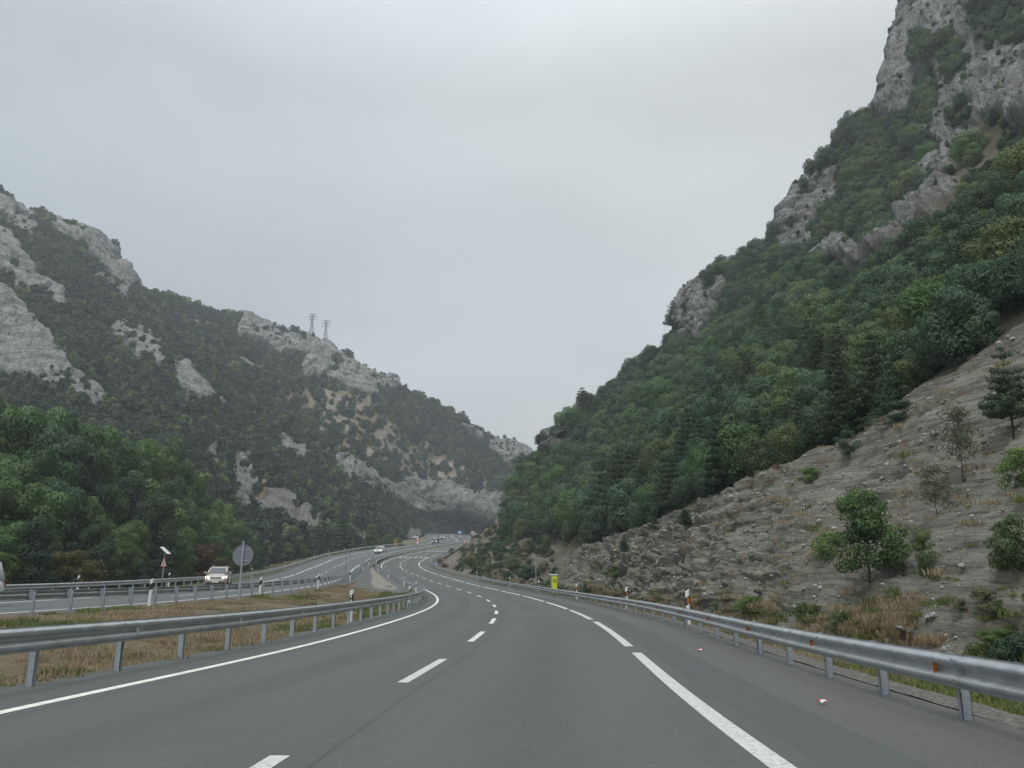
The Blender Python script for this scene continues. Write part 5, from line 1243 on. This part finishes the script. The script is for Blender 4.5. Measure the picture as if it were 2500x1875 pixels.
# ------------------------------------------------------------------ signs and posts
def disc(mb, c, r0, r1, y0, y1, mat, n=40):
    """flat ring / disc facing -y between two depths"""
    c = Vector(c); vs, fs = [], []
    for y in (y0, y1):
        for r_ in (r0, r1):
            for i in range(n):
                t = 2 * math.pi * i / n; vs.append(c + Vector((math.cos(t) * r_, y, math.sin(t) * r_)))
    for i in range(n):
        j = (i + 1) % n
        fs += [(i, j, n + j, n + i), (2 * n + i, 3 * n + i, 3 * n + j, 2 * n + j), (n + i, n + j, 3 * n + j, 3 * n + i)]
        if r0 > 0: fs.append((i, 2 * n + i, 2 * n + j, j))
    return mb.add(vs, fs, mat)
def text_mesh(body, size, mat, depth=0.002):
    cu = bpy.data.curves.new('numerals', 'FONT'); cu.body = body; cu.size = size; cu.extrude = depth; cu.align_x = 'CENTER'; cu.align_y = 'CENTER'
    t_ = bpy.data.objects.new('tmp_numerals', cu); S.collection.objects.link(t_)
    bpy.context.view_layer.update()
    me = bpy.data.meshes.new_from_object(t_.evaluated_get(bpy.context.evaluated_depsgraph_get()))
    bpy.data.objects.remove(t_); me.materials.clear(); me.materials.append(mat); return me
# round sign seen from its back, in the median
y = station(opp, 2.0, 584, 38, 56); p = opp(y, 2.0, -0.08); k = y / FOC
o = empty('round_road_sign', p, 'round road sign seen from its grey back, on a steel pole in the median', 'road sign', None, -heading(opp, y)); o.rotation_euler[1] = 0.012
b = MB(); b.box((0, 0, 1.45), (0.085, 0.05, 3.3), M['post']); b.build('pole', o, bevel=0.006)
zc = (1466 - 1362) * k; R_ = 24.2 * k
b = MB(); disc(b, (0, 0, zc), 0, R_, 0.062, 0.078, M['grey_back'], 48); pl = b.build('sign_plate', o)
b = MB(); disc(b, (0, 0, zc), R_ - 0.012, R_ + 0.004, 0.045, 0.080, M['post'], 48); b.build('rim', pl)
b = MB(); disc(b, (0, 0, zc), R_ * 0.80, R_ * 0.985, 0.0785, 0.0815, M['red'], 48); disc(b, (0, 0, zc), 0, R_ * 0.80, 0.0785, 0.081, M['sign_white'], 48); b.build('sign_face', pl)
for z in (zc - R_ * 0.5, zc + R_ * 0.5):
    b = MB(); b.box((0, 0.044, z), (0.5, 0.03, 0.045), M['post']); b.build('bracket', o)
# triangular warning sign with a solar panel, beyond the outer barrier
y = station(opp, -11.6, 394, 38, 75); p = opp(y, -11.6, -0.35); k = y / FOC; g0 = proj(p)[0][1]
o = empty('warning_sign', p, 'triangular warning sign with a tilted solar panel on its pole, before the trees', 'road sign', None, rad(-38))
H_ = (g0 - 1352) * k
b = MB(); b.tube((0, 0, -0.3), (0, 0, H_), 0.045, M['post']); b.build('pole', o)
zb = (g0 - 1388) * k; zt = (g0 - 1364) * k; hw = (zt - zb) / 1.732
def tri(mb, f, y0, y1, mat):
    c = Vector((0.05, 0, (zb * 2 + zt) / 3)); pts = [Vector((0.05 - hw, 0, zb)), Vector((0.05 + hw, 0, zb)), Vector((0.05, 0, zt))]
    pts = [c + (q - c) * f for q in pts]; mb.prism(pts, (0, y0, 0), (0, y1, 0), mat)
b = MB(); tri(b, 1.0, -0.055, -0.040, M['red']); pl = b.build('sign_plate', o)
b = MB(); tri(b, 0.74, -0.058, -0.0545, M['sign_white']); b.build('sign_face', pl)
b = MB(); b.box((0.05, -0.060, zb + (zt - zb) * 0.38), (0.10, 0.006, 0.42), M['black']); b.box((0.05, -0.060, zb + (zt - zb) * 0.27), (0.24, 0.006, 0.10), M['black']); b.build('symbol', pl)
b = MB(); b.box((0, 0, 0), (0.85, 0.65, 0.05), M['sign_white']); q = b.build('solar_panel', o); q.location = (0.05, 0, H_ + 0.05); q.rotation_euler = (0, rad(40), rad(38))
# edge-on sign pole at the median barrier end
y = station(opp, 1.75, 842, 58, 92); p = opp(y, 1.75, -0.05); k = y / FOC; g0 = proj(p)[0][1]
o = empty('sign_pole', p, 'thin dark sign pole with an edge-on round sign at the end of the median barrier', 'road sign', None, rad(-74))
b = MB(); b.tube((0, 0, -0.2), (0, 0, (g0 - 1345) * k), 0.038, M['post']); b.build('pole', o)
zc = (g0 - 1378) * k
b = MB(); disc(b, (0, 0, zc), 0, 0.47, -0.062, -0.048, M['red'], 32); pl = b.build('sign_plate', o)
b = MB(); disc(b, (0, 0, zc), 0, 0.36, -0.066, -0.0625, M['sign_white'], 32); b.build('sign_face', pl)
b = MB(); b.box((0, 0, 0), (0.6, 0.5, 0.035), M['trim']); q = b.build('solar_panel', o); q.location = (0, 0, (g0 - 1345) * k + 0.12); q.rotation_euler = (rad(-35), 0, 0)
# plain grey pole right of the road
y = station(own, 10.7, 1309, 60, 95); p = own(y, 10.7, -0.2); k = y / FOC
b = MB(); b.tube((0, 0, -0.3), (0, 0, (proj(p)[0][1] - 1369) * k), 0.05, M['post'], 0.045); b.box((0, 0, (proj(p)[0][1] - 1369) * k), (0.11, 0.11, 0.02), M['post'])
q = b.build('metal_pole', None); q.location = p; tag(q, 'plain grey metal pole standing behind the right barrier', 'pole')
# yellow emergency post
y = station(own, 10.25, 1353, 45, 85); p = own(y, 10.25, -0.12); k = y / FOC; hh = (proj(p)[0][1] - 1405) * k
o = empty('emergency_post', p, 'bright yellow roadside post with a round black emblem and pale cap', 'emergency post', None, rad(14))
b = MB(); b.box((0, 0, 0.08), (0.44, 0.36, 0.26), M['trim']); b.build('base', o, bevel=0.01)
b = MB(); b.box((0, 0.02, 0.2 + (hh - 0.26) / 2), (0.50, 0.40, hh - 0.30), M['post']); b.build('housing', o, bevel=0.02)
b = MB(); b.box((0.01, -0.195, 0.2 + (hh - 0.26) / 2 - 0.02), (0.46, 0.03, hh - 0.36), M['yellow']); pl = b.build('front_panel', o, bevel=0.01)
b = MB(); b.box((0, 0, hh - 0.02), (0.60, 0.50, 0.09), M['white']); b.build('cap', o, bevel=0.02)
b = MB(); disc(b, (0.01, 0, hh - 0.52), 0.115, 0.165, -0.218, -0.2095, M['black'], 32); b.box((0.01, -0.214, hh - 0.52), (0.16, 0.008, 0.05), M['black']); b.build('emblem', pl)
# speed limit signs with a warning triangle above
def limit_sign(p, u, v_round, k, label, rz):
    g0 = proj(p)[0][1]; o = empty('speed_limit_sign', p, label, 'road sign', 'speed limit signs on both sides of the far bend', rz)
    zc = (g0 - v_round) * k; r_ = 4.7 * k
    b = MB(); b.tube((0, 0.04, -0.3), (0, 0.04, zc + 2.6 * r_), 0.05, M['post']); b.build('pole', o)
    b = MB(); disc(b, (0, 0, zc), 0, r_, -0.02, 0.0, M['red'], 32); pl = b.build('round_plate', o)
    b = MB(); disc(b, (0, 0, zc), 0, r_ * 0.72, -0.026, -0.0195, M['sign_white'], 32); fc = b.build('sign_face', pl)
    t_ = link(bpy.data.objects.new('numerals', text_mesh('80', r_ * 0.95, M['black'])), pl); t_.location = (0, -0.029, zc); t_.rotation_euler = (rad(90), 0, 0)
    for f, yy, m in ((1.0, -0.02, 'red'), (0.66, -0.024, 'sign_white')):
        c = Vector((0, yy, zc + r_ * 1.75)); pts = [c + Vector((-r_ * 0.95 * f, 0, -r_ * 0.6 * f)), c + Vector((r_ * 0.95 * f, 0, -r_ * 0.6 * f)), c + Vector((0, 0, r_ * 1.1 * f))]
        b = MB(); b.prism(pts, (0, 0, 0), (0, 0.018, 0), M[m])
        if m == 'red': tp = b.build('triangle_plate', o)
        else: b.build('triangle_face', tp)
    return o
y = station(own, -1.9, 1019, 180, 215); limit_sign(own(y, -1.9), 1019, 1325, y / FOC, 'speed limit sign under a warning triangle on the median of the far bend', rad(4))
y = station(own, 10.2, 1134, 172, 225); limit_sign(own(y, 10.2, -1.0), 1134, 1331.5, y / FOC, 'speed limit sign under a warning triangle on the right of the far bend', rad(4))
def board_sign(nm, label, p, w, h, z, mat, mat2, rz=0.0, tri_top=False, grp=None):
    o = empty(nm, p, label, 'road sign', grp, rz)
    b = MB(); b.tube((0, 0.03, -0.4), (0, 0.03, z + h / 2), 0.05, M['post']); b.build('pole', o)
    b = MB(); b.box((0, 0, z), (w, 0.02, h), mat); pl = b.build('sign_plate', o, bevel=0.008)
    b = MB()
    if tri_top: b.prism([Vector((-w * .36, 0, z - h * .3)), Vector((w * .36, 0, z - h * .3)), Vector((0, 0, z + h * .36))], (0, -0.016, 0), (0, -0.0105, 0), mat2)
    else: b.box((0, -0.013, z + h * 0.2), (w * 0.7, 0.006, h * 0.3), mat2)
    b.build('symbol', pl); return o
y = station(own, 10.1, 1065, 138, 156); board_sign('blue_sign', 'small square blue sign with a white symbol at the inside of the bend', own(y, 10.1, -0.3), 0.62, 0.62, 0.95, M['blue'], M['sign_white'], 0.1, True)
p = np.array(unproj(1121.8, 1309, 338)); board_sign('blue_direction_sign', 'tiny blue and white sign at the far end of the road before the cave', p, 2.0, 1.5, 1.7, M['blue'], M['sign_white'], 0.05, True)
p = np.array(unproj(1154, 1309, 366)); board_sign('green_sign', 'tiny green sign ahead of the distant red car', p, 2.2, 1.5, 1.5, M['green'], M['sign_white'], 0.05)
y = station(opp, -10.9, 965, 185, 235); p = opp(y, -10.9); b = MB(); b.loft([[(x * .3, yy * .3, -0.3) for x, yy in ((-1, -.6), (1, -.6), (1, .6), (-1, .6))], [(x * .24, yy * .24, 1.75) for x, yy in ((-1, -.6), (1, -.6), (1, .6), (-1, .6))]], M['orange_paint']); b.box((0, 0, 1.72), (0.56, 0.36, 0.12), M['orange_paint'])
q = b.build('orange_marker_post', None, bevel=0.02); q.location = p; tag(q, 'stout orange marker post at the gap of the outer barrier', 'marker post')

# ------------------------------------------------------------------ lattice pylons
def pylon(p, h, label, mat, arms=3, w0=0.16):
    o = empty('lattice_pylon', p, label, 'pylon', 'lattice pylons on the mountain')
    s = h / 13.0; t_ = 0.085 * s; b = MB(); wb, wt, zt = 1.35 * s, 0.42 * s, 0.62 * h
    def w_at(z): return wb + (wt - wb) * min(1, z / zt)
    for sx in (-1, 1):
        for sy in (-1, 1):
            b.tube((sx * wb, sy * wb, -1.5), (sx * wt, sy * wt, zt), t_, mat, n=5); b.tube((sx * wt, sy * wt, zt), (sx * wt, sy * wt, h), t_, mat, n=5)
    b.build('legs', o)
    b = MB(); z = 0.0
    while z < h - 0.5 * s:
        dz = max(0.9 * s, w_at(z) * 1.5); z2 = min(h, z + dz); a, c = w_at(z), w_at(z2)
        for (x1, y1, x2, y2) in ((-1, -1, 1, -1), (1, -1, 1, 1), (1, 1, -1, 1), (-1, 1, -1, -1)):
            b.tube((x1 * a, y1 * a, z), (x2 * c, y2 * c, z2), t_ * 0.55, mat, n=4); b.tube((x2 * a, y2 * a, z), (x1 * c, y1 * c, z2), t_ * 0.55, mat, n=4)
            b.tube((x1 * c, y1 * c, z2), (x2 * c, y2 * c, z2), t_ * 0.55, mat, n=4)
        z = z2
    b.build('bracing', o)
    for k in range(arms):
        z = h - (0.1 + 1.75 * k) * s; L = (2.2, 2.9, 2.3)[k % 3] * s; b = MB()
        for sx in (-1, 1):
            for sy in (-1, 1): b.tube((sx * wt, sy * wt, z), (sx * L, 0, z - 0.15 * s), t_ * 0.8, mat, n=4); b.tube((sx * wt, sy * wt, z + 0.55 * s), (sx * L, 0, z - 0.15 * s), t_ * 0.7, mat, n=4)
        ar = b.build('cross_arm', o)
        for sx in (-1, 1):
            b = MB(); b.tube((sx * L, 0, z - 0.15 * s), (sx * L, 0, z - 0.85 * s), t_ * 0.9, mat, n=5); b.build('insulator', ar)
    return o
M['lattice'] = plain('pylon_steel', (0.20, 0.21, 0.23), 0.6, 0.3); M['lattice2'] = plain('paler_pylon_steel', (0.27, 0.265, 0.25), 0.6, 0.3)
p = np.array(unproj(760, 818, cy(760) + 3)); pylon(p, 56 / FOC * p[1], 'slim lattice pylon on the ridge, the one standing a little higher', M['lattice'])
p = np.array(unproj(794, 832, cy(794) + 3)); pylon(p, 54 / FOC * p[1], 'broad based lattice pylon on the ridge beside the slimmer one', M['lattice2'])
FQ = proj(HF.reshape(-1, 3)); d = np.hypot(FQ[:, 0] - 458, FQ[:, 1] - 1004); c = np.where(d < 6)[0]; p = HF.reshape(-1, 3)[c[HF.reshape(-1, 3)[c, 1].argmin()]]
pylon(p, 66 / FOC * p[1], 'faint grey lattice pylon half way down the wooded mountain', M['lattice2'])

# ------------------------------------------------------------------ vehicles
def wheel_meshes(r_, w_):
    b = MB(); n = 22; rings = []
    for x, q in ((-w_ / 2, r_ * 0.62), (-w_ / 2, r_ * 0.93), (-w_ * 0.32, r_), (w_ * 0.32, r_), (w_ / 2, r_ * 0.93), (w_ / 2, r_ * 0.62)):
        rings.append([(x, math.cos(2 * math.pi * i / n) * q, math.sin(2 * math.pi * i / n) * q) for i in range(n)])
    b.loft(rings, M['rubber']); ty = b.mesh('wheel', True)
    b = MB(); b.tube((-w_ * 0.42, 0, 0), (w_ * 0.42, 0, 0), r_ * 0.63, M['alloy'], n=18)
    for i in range(5):
        a = i * 1.2566; b.box((w_ * 0.44, math.cos(a) * r_ * 0.34, math.sin(a) * r_ * 0.34), (0.02, 0.09, r_ * 0.5), M['alloy'], Matrix.Rotation(a - math.pi / 2, 3, 'X'))
    return ty, b.mesh('rim')
WH = wheel_meshes(0.32, 0.21)
def car(name, label, cat, p, rz, paint, L=4.3, W=1.78, H=1.5, style='hatch', lit=None, tails=False, pitch=0.0, rails=False, group=None):
    """front at -y; p is the ground point under the middle"""
    o = empty(name, p, label, cat, group, rz); o.rotation_euler[0] = pitch
    w = W / 2; f = -L / 2; tall = style in ('mpv', 'van')
    zh, zb = (0.86, 0.98) if not tall else (0.95, 1.08)
    def ring(y, ws, zl, zt, crown=0.05):
        a = w * ws
        return [(-a * 0.90, y, zl), (-a, y, zl + 0.16), (-a, y, zl + (zt - zl) * 0.62), (-a * 0.93, y, zt - 0.03), (-a * 0.5, y, zt + crown), (a * 0.5, y, zt + crown), (a * 0.93, y, zt - 0.03), (a, y, zl + (zt - zl) * 0.62), (a, y, zl + 0.16), (a * 0.90, y, zl)]
    b = MB(); st = [(f, .70, .34, .56), (f + .05, .82, .26, .66), (f + .16, .92, .21, zh - .16), (f + .40, .98, .2, zh - .01), (f + .80, 1, .2, zb - .04), (f + 1.6, 1, .2, zb), (L / 2 - .5, 1, .2, zb), (L / 2 - .1, .96, .24, zb - .02), (L / 2, .88, .34, zb - .12)]
    b.loft([ring(*s) for s in st], paint); body = b.build('body', o, True)
    # cabin: pillars and roof as a tapered shell, glass set into it
    y0, y1 = f + (0.72 if tall else 0.95), L / 2 - (0.04 if tall else 0.12); yr0, yr1 = y0 + (1.0 if tall else 0.85), y1 - (0.28 if tall else 0.55)
    wb_, wr = w * 0.94, w * (0.76 if style != 'van' else 0.84)
    def crn(k, z):
        t_ = (z - zb) / (H - zb); return (y0 + (yr0 - y0) * t_, y1 + (yr1 - y1) * t_, wb_ + (wr - wb_) * t_)
    zs = (zb - 0.05, zb + (H - zb) * 0.5, H - 0.07, H)
    rg = []
    for i, z in enumerate(zs):
        a, c, ww = crn(0, z)
        if i == 3: a += 0.16; c -= 0.14; ww -= 0.10
        rg.append([(-ww, a + 0.06, z), (-ww * 0.86, a, z), (ww * 0.86, a, z), (ww, a + 0.06, z), (ww, c - 0.06, z), (ww * 0.86, c, z), (-ww * 0.86, c, z), (-ww, c - 0.06, z)])
    b = MB(); b.loft(rg, paint); b.build('roof', o, True)
    def face(pts, nrm, nm, mat=M['glass'], par=o, t_=0.012):
        b = MB(); n_ = Vector(nrm).normalized(); b.prism([Vector(q) for q in pts], n_ * -0.01, n_ * t_, mat); return b.build(nm, par)
    zl, zt = zb + 0.02, H - 0.10
    a0, c0, w0 = crn(0, zl); a1, c1, w1 = crn(0, zt)
    face([(-w0 * .84, a0, zl), (w0 * .84, a0, zl), (w1 * .82, a1, zt), (-w1 * .82, a1, zt)], (0, -1, (yr0 - y0) / (H - zb)), 'windscreen')
    face([(-w0 * .80, c0, zl + .06), (w0 * .80, c0, zl + .06), (w1 * .80, c1, zt), (-w1 * .80, c1, zt)], (0, 1, (y1 - yr1) / (H - zb)), 'rear_window')
    for sx in (-1, 1):
        sp = a0 + (c0 - a0) * (0.50 if style != 'van' else 0.34)
        for (ya, yb, yc, yd) in ((a0 + .30, sp - .04, sp - .04, a1 + .16), (sp + .04, c0 - .22, c1 - .16, sp + .04)):
            if style == 'van' and ya > sp: continue
            face([(sx * w0, ya, zl + .03), (sx * w0, yb, zl + .03), (sx * w1, yc, zt), (sx * w1, yd, zt)], (sx, 0, 0.35), 'side_window')
        b = MB(); b.box((sx * (w + .09), a0 + .28, zb + .06), (.19, .10, .13), paint); b.build('mirror', o, bevel=.02)
        lm = M['lamp_white'] if lit == 'white' else M['lamp'] if lit else M['reflect']
        b = MB(); b.add([(sx * w * .56, f + .10, zh - .24), (sx * w * .90, f + .22, zh - .23), (sx * w * .95, f + .42, zh - .08), (sx * w * .62, f + .20, zh - .10), (sx * w * .56, f + .30, zh - .24), (sx * w * .88, f + .42, zh - .23), (sx * w * .90, f + .55, zh - .08), (sx * w * .62, f + .40, zh - .10)], [(0, 1, 2, 3), (4, 7, 6, 5), (0, 4, 5, 1), (3, 2, 6, 7), (1, 5, 6, 2), (0, 3, 7, 4)], lm)
        hl_ = b.build('headlight', o); hl_.location = (0, -0.06, -0.02)
        b = MB(); b.box((sx * w * .83, L / 2 - .04, zb - .22), (.20, .12, .26), M['tail'] if tails else M['tail_off']); b.build('tail_light', o, bevel=.02)
        for yy in (f + .82, L / 2 - .78):
            b = MB(); b.tube((sx * (w - .235), yy, .33), (sx * (w + .004), yy, .33), .375, M['trim'], n=22); b.build('wheel_arch', o)
            wo = link(bpy.data.objects.new('wheel', WH[0]), o); wo.location = (sx * (w - .10), yy, .32); wo.rotation_euler = (0, 0, 0 if sx > 0 else math.pi)
            link(bpy.data.objects.new('rim', WH[1]), wo)
        if rails:
            b = MB(); b.tube((sx * wr * .86, yr0 + .25, H + .045), (sx * wr * .86, yr1 - .2, H + .045), .022, M['steel']); b.build('roof_rail', o)
    b = MB(); b.box((0, f + .055, zh - .22), (W * .50, .08, .10), M['trim']); g_ = b.build('grille', o, bevel=.01)
    b = MB(); b.box((0, f + .02, zh - .22), (.12, .03, .07), M['alloy']); b.build('badge', g_, bevel=.01)
    b = MB(); b.box((0, f + .035, .34), (W * .80, .12, .18), M['trim']); bp = b.build('lower_bumper', o, bevel=.03)
    b = MB(); b.box((0, f - .032, .44), (.52, .012, .11), M['plate']); b.build('number_plate', o)
    b = MB(); b.box((0, L / 2 + .012, .62), (.52, .012, .11), M['plate']); b.build('number_plate', o)
    b = MB(); b.box((0, L / 2 - .04, .34), (W * .84, .14, .18), M['trim']); b.build('rear_bumper', o, bevel=.03)
    return o
def pitch_of(fn, y): return math.atan((fn(y + 1)[2] - fn(y - 1)[2]) / 2)
def oncoming(y, off, **k): return dict(p=opp(y, off, 0.008), rz=-heading(opp, y), pitch=pitch_of(opp, y), **k)
def ahead(y, off, **k): return dict(p=own(y, off, 0.008), rz=math.pi - heading(own, y), pitch=-pitch_of(own, y), **k)
P_sil, P_bei = car_paint('champagne_silver_paint', (0.52, 0.47, 0.42)), car_paint('pale_beige_paint', (0.62, 0.58, 0.52), 0.2)
P_drk, P_red, P_wht, P_blu = car_paint('black_paint', (0.03, 0.03, 0.034)), car_paint('red_paint', (0.42, 0.03, 0.03), 0.1), car_paint('white_paint', (0.74, 0.75, 0.75), 0.0), car_paint('grey_blue_paint', (0.14, 0.16, 0.19))
yc_ = 66.0; offc = -5.3
q = np.arange(-8.5, -1.0, 0.05); offc = float(q[np.abs(proj(opp(np.full(len(q), yc_ - 2.2), q))[:, 0] - 512).argmin()])
car('silver_car', 'champagne silver tall hatchback with lit headlights coming along the far carriageway', 'car', paint=P_sil, L=4.05, W=1.74, H=1.60, style='mpv', lit='warm', rails=True, p=opp(yc_, offc, 0.008), rz=-heading(opp, yc_) + rad(10), pitch=pitch_of(opp, yc_))
y = station(opp, -1.9, 928, 158, 200); car('beige_car', 'small pale beige car with lit headlights, alone beyond the median tip', 'car', paint=P_bei, L=4.2, W=1.76, H=1.52, lit='white', **oncoming(y, -1.9))
y = station(opp, -5.4, 1063, 215, 262); car('dark_car', 'dark car with two bright headlights, lower of the far pair', 'car', paint=P_drk, L=4.3, W=1.8, H=1.45, lit='white', group='distant oncoming cars', **oncoming(y, -5.4))
car('dark_car', 'grey car with two bright headlights, upper of the far pair', 'car', paint=P_blu, L=4.3, W=1.8, H=1.45, lit='white', group='distant oncoming cars', **oncoming(284, -5.3))
def lane_at(y, u):
    q = np.arange(0.5, 7.0, 0.05); return float(q[np.abs(proj(own(np.full(len(q), y), q))[:, 0] - u).argmin()])
car('red_car', 'tiny red car far ahead beside the green sign', 'car', paint=P_red, L=4.1, W=1.75, H=1.5, **ahead(345, lane_at(345, 1153)))
car('white_car', 'tiny white car far ahead behind the red car', 'car', paint=P_wht, L=4.2, W=1.78, H=1.55, style='mpv', **ahead(318, lane_at(318, 1161)))
car('grey_car', 'distant car with glowing brake lights half hidden by the hill nose', 'car', paint=P_blu, L=4.2, W=1.78, H=1.48, tails=True, **ahead(281, lane_at(281, 1161)))
# white van leaving the frame
q = np.arange(-8.5, -1.0, 0.05); yv = 33.0
offv = float(q[np.abs(proj(opp(np.full(len(q), yv), q - 0.0) + np.array([0.93, 0, 0.9]))[:, 0] - 16).argmin()])
car('white_van', 'white van with only its tail in view at the frame edge', 'van', paint=P_wht, L=4.5, W=1.86, H=1.82, style='van', **oncoming(yv - 2.25, offv))

# ------------------------------------------------------------------ litter on the shoulder
def on_road(u, v):
    q = np.arange(4, 60, 0.05)
    P_ = np.array([unproj(u, v, yy) for yy in q]); z_ = np.array([own(yy, 8.6)[2] for yy in q]); k = np.abs(P_[:, 2] - z_).argmin(); return P_[k]
for u, v, lb, s in ((2008, 1716, 'crumpled red and white wrapper on the hard shoulder', 0.10), (1709, 1588, 'small pale scrap of litter further along the shoulder', 0.12)):
    p = on_road(u, v); b = MB(); r_ = np.random.default_rng(int(u))
    V = [(i * s / 3 - s / 2, j * s / 4 - s / 4, 0.006 + 0.03 * r_.random()) for i in range(4) for j in range(3)]
    b.add(V, [(i * 3 + j, i * 3 + j + 1, i * 3 + j + 4, i * 3 + j + 3) for i in range(3) for j in range(2)], M['litter'])
    b.add([(x, y, z - 0.004) for x, y, z in V], [(i * 3 + j, i * 3 + j + 3, i * 3 + j + 4, i * 3 + j + 1) for i in range(3) for j in range(2)], M['litter'])
    o = b.build('litter_wrapper', None); o.location = p; tag(o, lb, 'litter')
    b = MB(); b.box((-s * 0.42, 0.0, 0.03), (s * 0.30, s * 0.36, 0.012), M['litter_red']); b.box((s * 0.42, 0.0, 0.03), (s * 0.22, s * 0.36, 0.012), M['litter_red']); b.build('printed_flap', o)

# ------------------------------------------------------------------ thin valley haze
hz = bpy.data.materials.new('valley_haze'); hz.use_nodes = True; n_ = hz.node_tree.nodes; n_.clear()
ho = n_.new('ShaderNodeOutputMaterial'); hv = n_.new('ShaderNodeVolumePrincipled')
hv.inputs['Color'].default_value = (0.86, 0.91, 0.96, 1); hv.inputs['Density'].default_value = HAZE; hv.inputs['Anisotropy'].default_value = 0.2
hz.node_tree.links.new(hv.outputs[0], ho.inputs['Volume'])
b = MB(); b.box((0, 0, (-10.5 + TOPZ) / 2), (9200, 9200, TOPZ + 10.5), hz)
h_o = b.build('haze', None); tag(h_o, 'thin pale air between the hills', kind='stuff')
